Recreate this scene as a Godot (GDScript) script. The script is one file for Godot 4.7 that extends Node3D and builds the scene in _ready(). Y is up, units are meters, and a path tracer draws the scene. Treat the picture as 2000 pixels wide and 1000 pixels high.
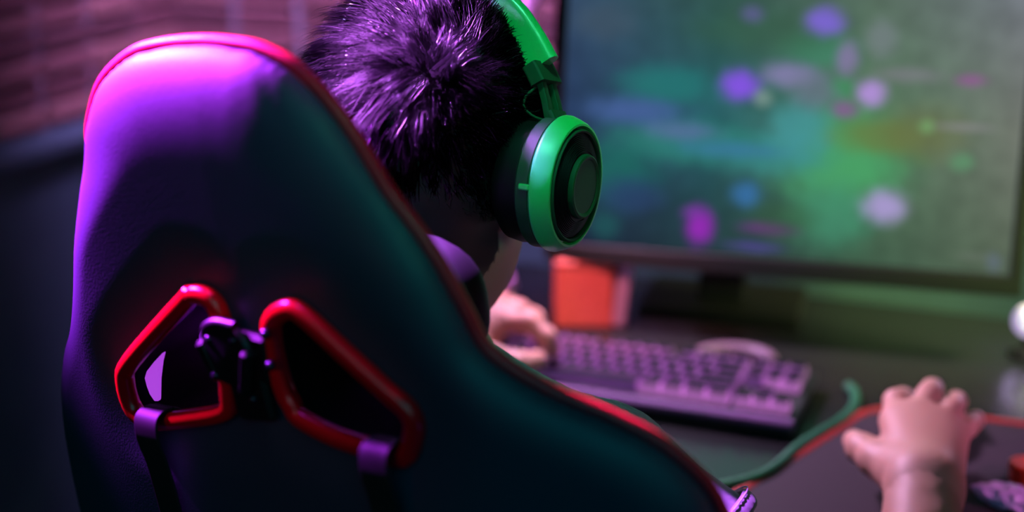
extends Node3D

# ------------------------------------------------------------------ frame of the photograph
const FPX := 2778.0
const PITCH := deg_to_rad(17.5)
const EYE := Vector3(0, 1.3, 0)
var R := Vector3(cos(deg_to_rad(21.0)), 0, sin(deg_to_rad(21.0)))      # along the desk, to the right
var F := Vector3(sin(deg_to_rad(21.0)), 0, -cos(deg_to_rad(21.0)))     # away, across the desk
const DESK_Y := 0.70
var rng := RandomNumberGenerator.new()
var mats := {}

func pray(px: float, py: float) -> Vector3:
	return Vector3((px - 1000) / FPX, 0, 0) + (500 - py) / FPX * Vector3(0, cos(PITCH), -sin(PITCH)) + Vector3(0, -sin(PITCH), -cos(PITCH))

func at(px: float, py: float, depth: float) -> Vector3:
	return EYE + depth * pray(px, py)

func on_y(px: float, py: float, y: float) -> Vector3:
	var r := pray(px, py)
	return EYE + r * ((y - EYE.y) / r.y)

func on_plane(px: float, py: float, p: Vector3, n: Vector3) -> Vector3:
	var r := pray(px, py)
	return EYE + r * ((p - EYE).dot(n) / r.dot(n))

func rs(r: float, y: float, s: float) -> Vector3:
	return R * r + F * s + Vector3(0, y, 0)

# ------------------------------------------------------------------ naming
func thing(called: String, label: String, category: String, xf := Transform3D(), group := "") -> Node3D:
	var o := Node3D.new()
	o.name = called
	add_child(o, true)
	o.transform = xf
	meta(o, label, category, group)
	return o

func meta(o: Node, label: String, category := "", group := "") -> void:
	o.set_meta("label", label)
	if category: o.set_meta("category", category)
	if group: o.set_meta("group", group)

func put(parent: Node, called: String, mesh: Mesh, m: Material = null, xf := Transform3D()) -> MeshInstance3D:
	var o := MeshInstance3D.new()
	o.name = called
	o.mesh = mesh
	if m: o.material_override = m
	o.transform = xf
	parent.add_child(o, true)
	return o

func struct(called: String, mesh: Mesh, m: Material, xf := Transform3D()) -> MeshInstance3D:
	var o := put(self, called, mesh, m, xf)
	o.set_meta("kind", "structure")
	return o

# ------------------------------------------------------------------ mesh helpers: a shape is [points, indices], front faces clockwise
func volume6(v: PackedVector3Array, ix: PackedInt32Array) -> float:
	var s := 0.0
	for i in range(0, ix.size(), 3):
		s += v[ix[i]].dot(v[ix[i + 1]].cross(v[ix[i + 2]]))
	return s

func orient(g: Array) -> Array:
	var v: PackedVector3Array = g[0]
	var ix: PackedInt32Array = g[1]
	if volume6(v, ix) > 0.0:     # counter-clockwise outward: turn round
		for i in range(0, ix.size(), 3):
			var t := ix[i + 1]
			ix[i + 1] = ix[i + 2]
			ix[i + 2] = t
	return [v, ix]

func moved(g: Array, xf: Transform3D) -> Array:
	return [xf * (g[0] as PackedVector3Array), g[1]]

func join(list: Array) -> Array:
	var v := PackedVector3Array()
	var ix := PackedInt32Array()
	for g in list:
		var base := v.size()
		v.append_array(g[0])
		for k in g[1]:
			ix.append(base + k)
	return [v, ix]

func mk(g: Array, crease := 42.0, colors := PackedColorArray(), into: ArrayMesh = null, uvs := PackedVector2Array()) -> ArrayMesh:
	var v: PackedVector3Array = g[0]
	var ix: PackedInt32Array = g[1]
	var nf := ix.size() / 3
	var fn := PackedVector3Array()
	fn.resize(nf)
	var vn := PackedVector3Array()
	vn.resize(v.size())
	for f in nf:
		var a := v[ix[f * 3]]
		var n := (v[ix[f * 3 + 2]] - a).cross(v[ix[f * 3 + 1]] - a)
		fn[f] = n
		for k in 3:
			vn[ix[f * 3 + k]] += n
	var arr := []
	arr.resize(Mesh.ARRAY_MAX)
	if crease >= 180.0:
		for i in v.size():
			vn[i] = vn[i].normalized() if vn[i].length_squared() > 0.0 else Vector3.UP
		arr[Mesh.ARRAY_VERTEX] = v
		arr[Mesh.ARRAY_NORMAL] = vn
		arr[Mesh.ARRAY_INDEX] = ix
		if colors.size(): arr[Mesh.ARRAY_COLOR] = colors
		if uvs.size(): arr[Mesh.ARRAY_TEX_UV] = uvs
	else:
		var of := []
		of.resize(v.size())
		for f in nf:
			for k in 3:
				if of[ix[f * 3 + k]] == null:
					of[ix[f * 3 + k]] = PackedInt32Array()
				of[ix[f * 3 + k]].append(f)
		var lim := cos(deg_to_rad(crease))
		var fu := PackedVector3Array()
		fu.resize(nf)
		for f in nf:
			fu[f] = fn[f].normalized()
		var pv := PackedVector3Array()
		var pn := PackedVector3Array()
		var pc := PackedColorArray()
		var pu := PackedVector2Array()
		for f in nf:
			for k in 3:
				var i := ix[f * 3 + k]
				var n := Vector3.ZERO
				for q in of[i]:
					if fu[q].dot(fu[f]) > lim:
						n += fn[q]
				pv.append(v[i])
				pn.append(n.normalized() if n.length_squared() > 0.0 else Vector3.UP)
				if colors.size(): pc.append(colors[i])
				if uvs.size(): pu.append(uvs[i])
		arr[Mesh.ARRAY_VERTEX] = pv
		arr[Mesh.ARRAY_NORMAL] = pn
		if colors.size(): arr[Mesh.ARRAY_COLOR] = pc
		if uvs.size(): arr[Mesh.ARRAY_TEX_UV] = pu
	var m := into if into else ArrayMesh.new()
	m.add_surface_from_arrays(Mesh.PRIMITIVE_TRIANGLES, arr)
	return m

func box(size: Vector3, bev := 0.002, c := Vector3.ZERO) -> Array:
	# a box with every edge chamfered
	var h := size / 2.0
	bev = minf(bev, minf(h.x, minf(h.y, h.z)) * 0.9)
	var v := PackedVector3Array()
	var ix := PackedInt32Array()
	var id := {}
	for ax in 3:
		for s in [-1, 1]:
			for p in [-1, 1]:
				for q in [-1, 1]:
					var k := Vector3()
					k[ax] = s * h[ax]
					k[(ax + 1) % 3] = p * (h[(ax + 1) % 3] - bev)
					k[(ax + 2) % 3] = q * (h[(ax + 2) % 3] - bev)
					id[[ax, s, p, q]] = v.size()
					v.append(k + c)
	var quad := func(a: int, b: int, d: int, e: int):
		var n := (v[e] - v[a]).cross(v[b] - v[a])
		var mid := (v[a] + v[b] + v[d] + v[e]) / 4.0 - c
		if n.dot(mid) > 0:
			ix.append_array(PackedInt32Array([a, b, d, a, d, e]))
		else:
			ix.append_array(PackedInt32Array([a, d, b, a, e, d]))
	for ax in 3:
		for s in [-1, 1]:
			quad.call(id[[ax, s, -1, -1]], id[[ax, s, 1, -1]], id[[ax, s, 1, 1]], id[[ax, s, -1, 1]])
	for ax in 3:      # edges between face ax (sign s) and face ax+1 (sign p)
		var b := (ax + 1) % 3
		for s in [-1, 1]:
			for p in [-1, 1]:
				quad.call(id[[ax, s, p, -1]], id[[ax, s, p, 1]], id[[b, p, 1, s]], id[[b, p, -1, s]])
	for s in [-1, 1]:
		for p in [-1, 1]:
			for q in [-1, 1]:
				var a: int = id[[0, s, p, q]]
				var b: int = id[[1, p, q, s]]
				var d: int = id[[2, q, s, p]]
				var n := (v[d] - v[a]).cross(v[b] - v[a])
				if n.dot(v[a] - c) > 0:
					ix.append_array(PackedInt32Array([a, b, d]))
				else:
					ix.append_array(PackedInt32Array([a, d, b]))
	return [v, ix]

func lathe(prof: Array, seg := 48, axis := Vector3.UP) -> Array:
	# prof: closed or axis-to-axis list of Vector2(radius, height)
	var v := PackedVector3Array()
	var ix := PackedInt32Array()
	var n := prof.size()
	var shut: bool = prof[0].x > 1e-6 or prof[n - 1].x > 1e-6
	for i in n:
		for k in seg:
			var t := TAU * k / seg
			v.append(Vector3(prof[i].x * cos(t), prof[i].y, prof[i].x * sin(t)))
	for i in (n if shut else n - 1):
		var j := (i + 1) % n
		for k in seg:
			var l := (k + 1) % seg
			ix.append_array(PackedInt32Array([i * seg + k, j * seg + k, j * seg + l, i * seg + k, j * seg + l, i * seg + l]))
	if axis != Vector3.UP:
		var q := Basis(Quaternion(Vector3.UP, axis.normalized()))
		v = Transform3D(q, Vector3.ZERO) * v
	return orient([v, ix])

func catmull(pts: Array, per := 6, loop := false) -> PackedVector3Array:
	var out := PackedVector3Array()
	var n := pts.size()
	for i in (n if loop else n - 1):
		var p1: Vector3 = pts[i]
		var p2: Vector3 = pts[(i + 1) % n]
		var p0: Vector3 = pts[(i - 1 + n) % n] if loop or i > 0 else p1 * 2 - p2
		var p3: Vector3 = pts[(i + 2) % n] if loop or i < n - 2 else p2 * 2 - p1
		for k in per:
			out.append(p1.cubic_interpolate(p2, p0, p3, float(k) / per))
	if not loop: out.append(pts[n - 1])
	return out

func sweep(path: PackedVector3Array, prof: Array, loop := false, up := Vector3.ZERO) -> Array:
	# prof: closed outline of Vector2; x along side, y along up
	var v := PackedVector3Array()
	var ix := PackedInt32Array()
	var n := path.size()
	var m := prof.size()
	var side := Vector3.ZERO
	for i in n:
		var a := path[i - 1] if i > 0 else (path[n - 1] if loop else path[0])
		var b := path[i + 1] if i < n - 1 else (path[0] if loop else path[n - 1])
		var t := (b - a).normalized()
		var u: Vector3
		if up != Vector3.ZERO:
			side = t.cross(up).normalized()
		elif i == 0:
			side = t.cross(Vector3.UP if absf(t.y) < 0.9 else Vector3.RIGHT).normalized()
		else:
			side = (side - t * side.dot(t)).normalized()
		u = side.cross(t).normalized()
		for p in prof:
			v.append(path[i] + side * p.x + u * p.y)
	for i in (n if loop else n - 1):
		var j := (i + 1) % n
		for k in m:
			var l := (k + 1) % m
			ix.append_array(PackedInt32Array([i * m + k, j * m + k, j * m + l, i * m + k, j * m + l, i * m + l]))
	if not loop:
		var c0 := v.size()
		v.append(path[0])
		v.append(path[n - 1])
		for k in m:
			var l := (k + 1) % m
			ix.append_array(PackedInt32Array([c0, k, l, c0 + 1, (n - 1) * m + l, (n - 1) * m + k]))
	return orient([v, ix])

func ring(r: float, seg := 12, ry := 0.0) -> Array:
	var o := []
	for k in seg:
		o.append(Vector2(r * cos(TAU * k / seg), (ry if ry > 0 else r) * sin(TAU * k / seg)))
	return o

func rrect(w: float, h: float, r: float, seg := 3) -> Array:
	var o := []
	for q in 4:
		var c := Vector2((w / 2 - r) * (1 if q == 0 or q == 3 else -1), (h / 2 - r) * (1 if q < 2 else -1))
		for k in seg + 1:
			var t := PI / 2 * (q + float(k) / seg)
			o.append(c + Vector2(cos(t), sin(t)) * r)
	return o

func tube(pts: Array, r: float, per := 6, loop := false, seg := 12) -> Array:
	return sweep(catmull(pts, per, loop), ring(r, seg), loop)

func slab(poly: Array, t: float, bev := 0.0015) -> Array:
	# a polygon in x/z, thickness t along y (from 0 up), with a chamfered upper and lower rim
	var c := Vector2.ZERO
	for p in poly: c += p / poly.size()
	var v := PackedVector3Array()
	var ix := PackedInt32Array()
	var n := poly.size()
	for lay in [[0.0, bev], [bev, 0.0], [t - bev, 0.0], [t, bev]]:
		for p in poly:
			var q: Vector2 = p - (p - c).normalized() * lay[1]
			v.append(Vector3(q.x, lay[0], q.y))
	for L in 3:
		for k in n:
			var l := (k + 1) % n
			ix.append_array(PackedInt32Array([L * n + k, (L + 1) * n + k, (L + 1) * n + l, L * n + k, (L + 1) * n + l, L * n + l]))
	v.append(Vector3(c.x, 0, c.y))
	v.append(Vector3(c.x, t, c.y))
	for k in n:
		var l := (k + 1) % n
		ix.append_array(PackedInt32Array([4 * n, k, l, 4 * n + 1, 3 * n + l, 3 * n + k]))
	return orient([v, ix])

func blob(size: Vector3, e := 3.0, nu := 40, nv := 24) -> Array:
	# superellipsoid cushion
	var v := PackedVector3Array()
	var ix := PackedInt32Array()
	for j in nv + 1:
		var ph := -PI / 2 + PI * j / nv
		for i in nu:
			var th := TAU * i / nu
			var d := Vector3(cos(ph) * cos(th), sin(ph), cos(ph) * sin(th))
			var k := pow(pow(absf(d.x), e) + pow(absf(d.y), e) + pow(absf(d.z), e), -1.0 / e)
			v.append(d * k * size / 2.0)
	for j in nv:
		for i in nu:
			var l := (i + 1) % nu
			ix.append_array(PackedInt32Array([j * nu + i, (j + 1) * nu + i, (j + 1) * nu + l, j * nu + i, (j + 1) * nu + l, j * nu + l]))
	return orient([v, ix])

# ------------------------------------------------------------------ distance fields for bodies, meshed as surface nets
class Field:
	var o: Vector3
	var h: float
	var nx: int
	var ny: int
	var nz: int
	var f := PackedFloat32Array()
	func _init(lo: Vector3, hi: Vector3, cell: float) -> void:
		o = lo
		h = cell
		nx = int((hi.x - lo.x) / cell) + 2
		ny = int((hi.y - lo.y) / cell) + 2
		nz = int((hi.z - lo.z) / cell) + 2
		f.resize(nx * ny * nz)
		f.fill(0.2)
	func span(lo: Vector3, hi: Vector3) -> Array:
		return [maxi(0, int((lo.x - o.x) / h)), mini(nx - 1, int((hi.x - o.x) / h) + 1), maxi(0, int((lo.y - o.y) / h)), mini(ny - 1, int((hi.y - o.y) / h) + 1), maxi(0, int((lo.z - o.z) / h)), mini(nz - 1, int((hi.z - o.z) / h) + 1)]
	func cap(a: Vector3, b: Vector3, ra: float, rb: float, k := 0.02) -> void:
		var m := maxf(ra, rb) + k + 3 * h
		var s := span(a.min(b) - Vector3.ONE * m, a.max(b) + Vector3.ONE * m)
		var ab := b - a
		var l2 := maxf(ab.length_squared(), 1e-9)
		for z in range(s[4], s[5] + 1):
			for y in range(s[2], s[3] + 1):
				var at0 := (z * ny + y) * nx
				for x in range(s[0], s[1] + 1):
					var p := o + Vector3(x, y, z) * h
					var t := clampf((p - a).dot(ab) / l2, 0, 1)
					var d := p.distance_to(a + ab * t) - lerpf(ra, rb, t)
					var c := f[at0 + x]
					var e := maxf(k - absf(c - d), 0.0) / k
					f[at0 + x] = minf(c, d) - e * e * k * 0.25
	func ell(c: Vector3, bs: Basis, r: Vector3, k := 0.02, dig := false) -> void:
		var m := maxf(r.x, maxf(r.y, r.z)) + k + 3 * h
		var s := span(c - Vector3.ONE * m, c + Vector3.ONE * m)
		var inv := bs.transposed()
		for z in range(s[4], s[5] + 1):
			for y in range(s[2], s[3] + 1):
				var at0 := (z * ny + y) * nx
				for x in range(s[0], s[1] + 1):
					var q := inv * (o + Vector3(x, y, z) * h - c)
					var k0 := (q / r).length()
					var k1 := (q / (r * r)).length()
					var d := k0 * (k0 - 1.0) / k1 if k1 > 1e-6 else -r.x
					var w := f[at0 + x]
					if dig:
						d = -d
						var e2 := maxf(k - absf(w - d), 0.0) / k
						f[at0 + x] = maxf(w, d) + e2 * e2 * k * 0.25
					else:
						var e := maxf(k - absf(w - d), 0.0) / k
						f[at0 + x] = minf(w, d) - e * e * k * 0.25
	func nets() -> Array:
		var v := PackedVector3Array()
		var ix := PackedInt32Array()
		var id := PackedInt32Array()
		id.resize(nx * ny * nz)
		id.fill(-1)
		var sx := 1
		var sy := nx
		var sz := nx * ny
		var off := PackedInt32Array([0, 1, sy, sy + 1, sz, sz + 1, sz + sy, sz + sy + 1])
		var ed := PackedInt32Array([0, 1, 2, 3, 4, 5, 6, 7, 0, 2, 1, 3, 4, 6, 5, 7, 0, 4, 1, 5, 2, 6, 3, 7])
		for z in nz - 1:
			for y in ny - 1:
				var row := z * sz + y * sy
				for x in nx - 1:
					var b := row + x
					var f0 := f[b] < 0.0
					if f0 == (f[b + 1] < 0.0) and f0 == (f[b + sy] < 0.0) and f0 == (f[b + sy + 1] < 0.0) and f0 == (f[b + sz] < 0.0) and f0 == (f[b + sz + 1] < 0.0) and f0 == (f[b + sz + sy] < 0.0) and f0 == (f[b + sz + sy + 1] < 0.0):
						continue
					var p := Vector3.ZERO
					var n := 0
					for e in 12:
						var i := ed[e * 2]
						var j := ed[e * 2 + 1]
						var a := f[b + off[i]]
						var c := f[b + off[j]]
						if (a < 0.0) != (c < 0.0):
							var t := a / (a - c)
							p += Vector3(i & 1, (i >> 1) & 1, (i >> 2) & 1).lerp(Vector3(j & 1, (j >> 1) & 1, (j >> 2) & 1), t)
							n += 1
					id[b] = v.size()
					v.append(o + (Vector3(x, y, z) + p / n) * h)
		for z in range(1, nz - 1):
			for y in range(1, ny - 1):
				for x in range(1, nx - 1):
					var b := z * sz + y * sy + x
					var s := f[b] < 0.0
					for ax in 3:
						var st := sx if ax == 0 else sy if ax == 1 else sz
						if s == (f[b + st] < 0.0): continue
						var u := sy if ax == 0 else sz if ax == 1 else sx
						var w := sz if ax == 0 else sx if ax == 1 else sy
						var q0 := id[b]
						var q1 := id[b - u]
						var q2 := id[b - u - w]
						var q3 := id[b - w]
						if q0 < 0 or q1 < 0 or q2 < 0 or q3 < 0: continue
						if s: ix.append_array(PackedInt32Array([q0, q2, q1, q0, q3, q2]))
						else: ix.append_array(PackedInt32Array([q0, q1, q2, q0, q2, q3]))
		return [v, ix]

# ------------------------------------------------------------------ materials
func mat(called: String, c: Color, rough := 0.5, metal := 0.0, spec := 0.5) -> StandardMaterial3D:
	if mats.has(called): return mats[called]
	var m := StandardMaterial3D.new()
	m.resource_name = called
	m.albedo_color = c
	m.roughness = rough
	m.metallic = metal
	m.metallic_specular = spec
	mats[called] = m
	return m

func noise_tex(freq: float, seed_: int, normal := false, oct := 3, size := 256, ramp: Gradient = null, bump := 4.0) -> NoiseTexture2D:
	var n := FastNoiseLite.new()
	n.seed = seed_
	n.frequency = freq
	n.fractal_octaves = oct
	var t := NoiseTexture2D.new()
	t.width = size
	t.height = size
	t.seamless = true
	t.noise = n
	t.as_normal_map = normal
	t.bump_strength = bump
	t.color_ramp = ramp
	return t

func grain(m: StandardMaterial3D, tex: Texture2D, per_metre: float, strength: float) -> StandardMaterial3D:
	m.normal_enabled = true
	m.normal_texture = tex
	m.normal_scale = strength
	m.uv1_triplanar = true
	m.uv1_scale = Vector3.ONE * per_metre
	return m

func speckle(m: StandardMaterial3D, lo: Color, hi: Color, freq: float, per_metre: float, seed_ := 3) -> StandardMaterial3D:
	var g := Gradient.new()
	g.set_color(0, lo)
	g.set_color(1, hi)
	m.albedo_texture = noise_tex(freq, seed_, false, 4, 256, g)
	m.albedo_color = Color.WHITE
	m.uv1_triplanar = true
	m.uv1_scale = Vector3.ONE * per_metre
	return m

func area(pos: Vector3, towards: Vector3, size: Vector2, c: Color, e: float, called: String) -> void:
	var l := AreaLight3D.new()
	l.name = called
	l.area_size = size
	l.light_color = c
	l.light_energy = e
	l.area_range = 8.0
	l.shadow_enabled = true
	l.area_normalize_energy = true
	add_child(l, true)
	l.position = pos
	l.look_at(towards, Vector3.UP if absf((towards - pos).normalized().y) < 0.95 else Vector3.RIGHT)

#==MAIN==
func spot(pos: Vector3, towards: Vector3, cone: float, size: float, c: Color, e: float, called: String) -> void:
	var l := SpotLight3D.new()
	l.name = called
	l.spot_angle = cone
	l.spot_range = 8.0
	l.spot_attenuation = 2.0
	l.spot_angle_attenuation = 0.6
	l.light_size = size
	l.light_color = c
	l.light_energy = e
	l.shadow_enabled = true
	add_child(l, true)
	l.position = pos
	l.look_at(towards, Vector3.UP)

func _ready() -> void:
	rng.seed = 77
	# camera
	var cam := Camera3D.new()
	cam.name = "camera"
	add_child(cam)
	cam.position = EYE
	cam.rotation = Vector3(-PITCH, 0, 0)
	var lens := CameraAttributesPhysical.new()
	lens.frustum_focal_length = 66.68
	lens.frustum_focus_distance = 1.045
	lens.exposure_aperture = 2.4
	lens.frustum_near = 0.05
	lens.frustum_far = 60.0
	cam.attributes = lens
	cam.fov = rad_to_deg(2 * atan(500.0 / FPX))
	cam.near = 0.05
	cam.current = true
	# environment
	var we := WorldEnvironment.new()
	we.name = "environment"
	var env := Environment.new()
	env.background_mode = Environment.BG_COLOR
	env.background_color = Color(0.01, 0.015, 0.02)
	env.tonemap_mode = Environment.TONE_MAPPER_LINEAR
	env.tonemap_exposure = 1.0
	env.sdfgi_enabled = true
	env.ssao_enabled = true
	env.ssil_enabled = true
	we.environment = env
	add_child(we)
	# room lights and unseen added fills (all but the table lamp and the screen, which carry their own)
	spot(Vector3(-0.85, 1.60, -1.315), Vector3(-0.285, 1.13, -0.965), 13.0, 0.08, Color(0.74, 0.2, 1.0), 40.0, "violet_spotlight")
	spot(Vector3(-0.82, 1.52, -1.50), Vector3(-0.165, 1.185, -1.055), 5.8, 0.08, Color(0.8, 0.42, 1.0), 520.0, "violet_hair_spotlight")
	spot(Vector3(-0.68, 2.1, -1.22), Vector3(-0.165, 1.17, -1.02), 3.9, 0.06, Color(0.78, 0.4, 1.0), 200.0, "violet_crown_spotlight")
	spot(rs(-0.85, 2.05, 1.35), rs(-0.98, 1.02, 1.95), 27.0, 0.12, Color(0.84, 0.62, 1.0), 6.5, "violet_wall_spotlight")
	spot(Vector3(0.0, 2.45, -0.55), Vector3(0.045, 1.15, -1.02), 4.8, 0.08, Color(0.38, 1.0, 0.8), 1.9, "green_spotlight")
	spot(Vector3(0.1, 1.8, 0.25), Vector3(-0.055, 1.10, -1.0), 4.6, 0.15, Color(0.4, 1.0, 0.7), 0.7, "green_fill_spotlight")
	area(Vector3(-0.1, 1.95, 0.95), Vector3(-0.1, 1.0, -1.0), Vector2(1.8, 1.2), Color(0.12, 0.78, 0.85), 0.85, "teal_fill_light")  # unseen area light added as weak teal fill for the dark parts
	spot(Vector3(-0.75, 1.15, -0.1), Vector3(-0.16, 0.93, -0.86), 8.0, 0.10, Color(1.0, 0.15, 0.3), 0.04, "red_fill_spot")  # unseen, added only to brighten the red strap frames
	spot(Vector3(-0.32, 2.25, -0.76), Vector3(-0.165, 0.92, -0.86), 5.0, 0.06, Color(0.8, 0.25, 1.0), 0.35, "magenta_fill_spot")  # unseen, added from above to catch the lower frame bars
	spot(rs(-0.62, 1.35, 1.15), at(1185, 590, 1.70), 12.5, 0.05, Color(1.0, 0.60, 0.62), 1.1, "amber_fill_spot")  # unseen, added to brighten the red-orange box
	spot(rs(0.45, 1.45, 1.66), on_y(1730, 590, DESK_Y), 21.0, 0.12, Color(1.0, 1.0, 0.72), 2.2, "lime_fill_spot")  # unseen, added for the olive cast on the rear of the desk
	spot(rs(0.62, 1.15, 0.95), at(1990, 380, 1.6), 13.0, 0.10, Color(0.85, 1.0, 0.55), 2.2, "lime_bezel_fill_spot")  # unseen, added to tint the right side of the bezel olive
	spot(rs(0.75, 1.2, 1.05), on_y(1985, 965, DESK_Y), 9.0, 0.06, Color(1.0, 0.62, 0.95), 0.5, "lilac_fill_spot")  # unseen, added to light the wrapper and the tin
	area(rs(0.95, 1.05, 0.9), rs(-0.05, 0.76, 1.15), Vector2(0.2, 0.2), Color(1.0, 0.55, 0.38), 0.06, "warm_fill_light")  # weak unseen fill added to warm the dark side of the arm
	build_room()
	build_desk_things()
	build_monitor()
	build_keyboard()
	build_chair()
	build_person()
	build_headset()

# ------------------------------------------------------------------ the room
func bricks(parent: Node3D, origin: Vector3, along: Vector3, normal: Vector3, a0: float, a1: float, y0: float, y1: float, joined_a1: float, seed_: int) -> void:
	# slim bricks in stack bond: single ones where the photograph shows them, the rest of the wall as one part
	var pa := 0.1135
	var py := 0.034
	var tones := [Color(0.40, 0.25, 0.26), Color(0.47, 0.31, 0.31), Color(0.34, 0.21, 0.22), Color(0.54, 0.38, 0.36)]
	var r2 := RandomNumberGenerator.new()
	r2.seed = seed_
	var meshes := []
	for i in 4:
		var m := mat("brick_clay_%d" % i, tones[i], 0.85)
		if not m.normal_enabled:
			grain(m, noise_tex(0.05, 11, true, 4, 256, null, 6.0), 9.0, 0.8)
		var b := mk(box(Vector3(0.097, 0.0275, 0.03), 0.003))
		b.surface_set_material(0, m)
		meshes.append(b)
	var bs := Basis(along, Vector3.UP, along.cross(Vector3.UP))
	var rest := []
	var row := 0
	var y := 0.885
	while y < 2.55:
		var k := 0
		var a := 0.06
		while a < joined_a1:
			var deep := r2.randf_range(-0.003, 0.004)
			var p := origin + along * a + Vector3(0, y, 0) + normal * deep
			var tone := (1 if row % 2 == 0 else 0) if r2.randf() < 0.6 else (3 if row % 2 == 0 else 2)
			var xf := Transform3D(bs.rotated(normal, r2.randf_range(-0.008, 0.008)), p)
			if a > a0 and a < a1 and y > y0 and y < y1:
				put(parent, "brick", meshes[tone], null, parent.transform.affine_inverse() * xf)
			else:
				rest.append(xf)
			a += pa
			k += 1
		y += py
		row += 1
	var mm := MultiMesh.new()
	mm.transform_format = MultiMesh.TRANSFORM_3D
	mm.mesh = meshes[0]
	mm.instance_count = rest.size()
	for i in rest.size():
		mm.set_instance_transform(i, parent.transform.affine_inverse() * rest[i])
	var o := MultiMeshInstance3D.new()
	o.name = "outer_bricks"
	o.multimesh = mm
	o.set_meta("kind", "stuff")
	parent.add_child(o, true)

func build_room() -> void:
	var mortar := speckle(mat("mortar", Color.WHITE, 0.95), Color(0.40, 0.36, 0.40), Color(0.58, 0.53, 0.57), 0.04, 5.0)
	var dark := speckle(mat("dark_paint", Color.WHITE, 0.8), Color(0.19, 0.28, 0.31), Color(0.22, 0.32, 0.35), 0.02, 1.5)
	var floor_m := speckle(mat("floor_boards", Color.WHITE, 0.6), Color(0.10, 0.085, 0.08), Color(0.17, 0.14, 0.13), 0.03, 2.0)
	var bs := Basis(R, Vector3.UP, -F)
	var r0 := -1.33
	var r1 := 2.2
	var s0 := -1.6
	var s1 := 1.95
	var cx := (r0 + r1) / 2
	var cs := (s0 + s1) / 2
	struct("floor", mk(box(Vector3(r1 - r0 + 0.24, 0.1, s1 - s0 + 0.24), 0.002)), floor_m, Transform3D(bs, rs(cx, -0.05, cs)))
	struct("ceiling", mk(box(Vector3(r1 - r0 + 0.24, 0.1, s1 - s0 + 0.24), 0.002)), dark, Transform3D(bs, rs(cx, 2.65, cs)))
	var wb := struct("wall_back", mk(box(Vector3(r1 - r0 + 0.24, 2.6, 0.12), 0.002)), mortar, Transform3D(bs, rs(cx, 1.3, s1 + 0.06)))
	var wl := struct("wall_left", mk(box(Vector3(0.12, 2.6, s1 - s0), 0.002)), mortar, Transform3D(bs, rs(r0 - 0.06, 1.3, cs)))
	struct("wall_right", mk(box(Vector3(0.12, 2.6, s1 - s0), 0.002)), dark, Transform3D(bs, rs(r1 + 0.06, 1.3, cs)))
	struct("wall_front", mk(box(Vector3(r1 - r0 + 0.24, 2.6, 0.12), 0.002)), dark, Transform3D(bs, rs(cx, 1.3, s0 - 0.06)))
	bricks(wb, rs(r0, 0, s1), R, -F, 0.0, 0.93, 0.86, 1.25, r1 - r0, 5)
	bricks(wl, rs(r0, 0, s1), -F, R, 0.0, 0.95, 0.86, 1.25, s1 - s0, 6)
	# darker lower walls, with a narrow strip along the left one
	struct("trim_1", mk(box(Vector3(0.05, 0.84, s1 - s0 - 0.02), 0.004)), dark, Transform3D(bs, rs(r0 + 0.025, 0.42, cs)))
	struct("trim_2", mk(box(Vector3(0.065, 0.025, s1 - s0 - 0.02), 0.006)), dark, Transform3D(bs, rs(r0 + 0.0325, 0.8525, cs)))
	struct("trim_3", mk(box(Vector3(r1 - r0 - 0.07, 0.84, 0.04), 0.004)), dark, Transform3D(bs, rs(cx + 0.035, 0.42, s1 - 0.02)))

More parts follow.
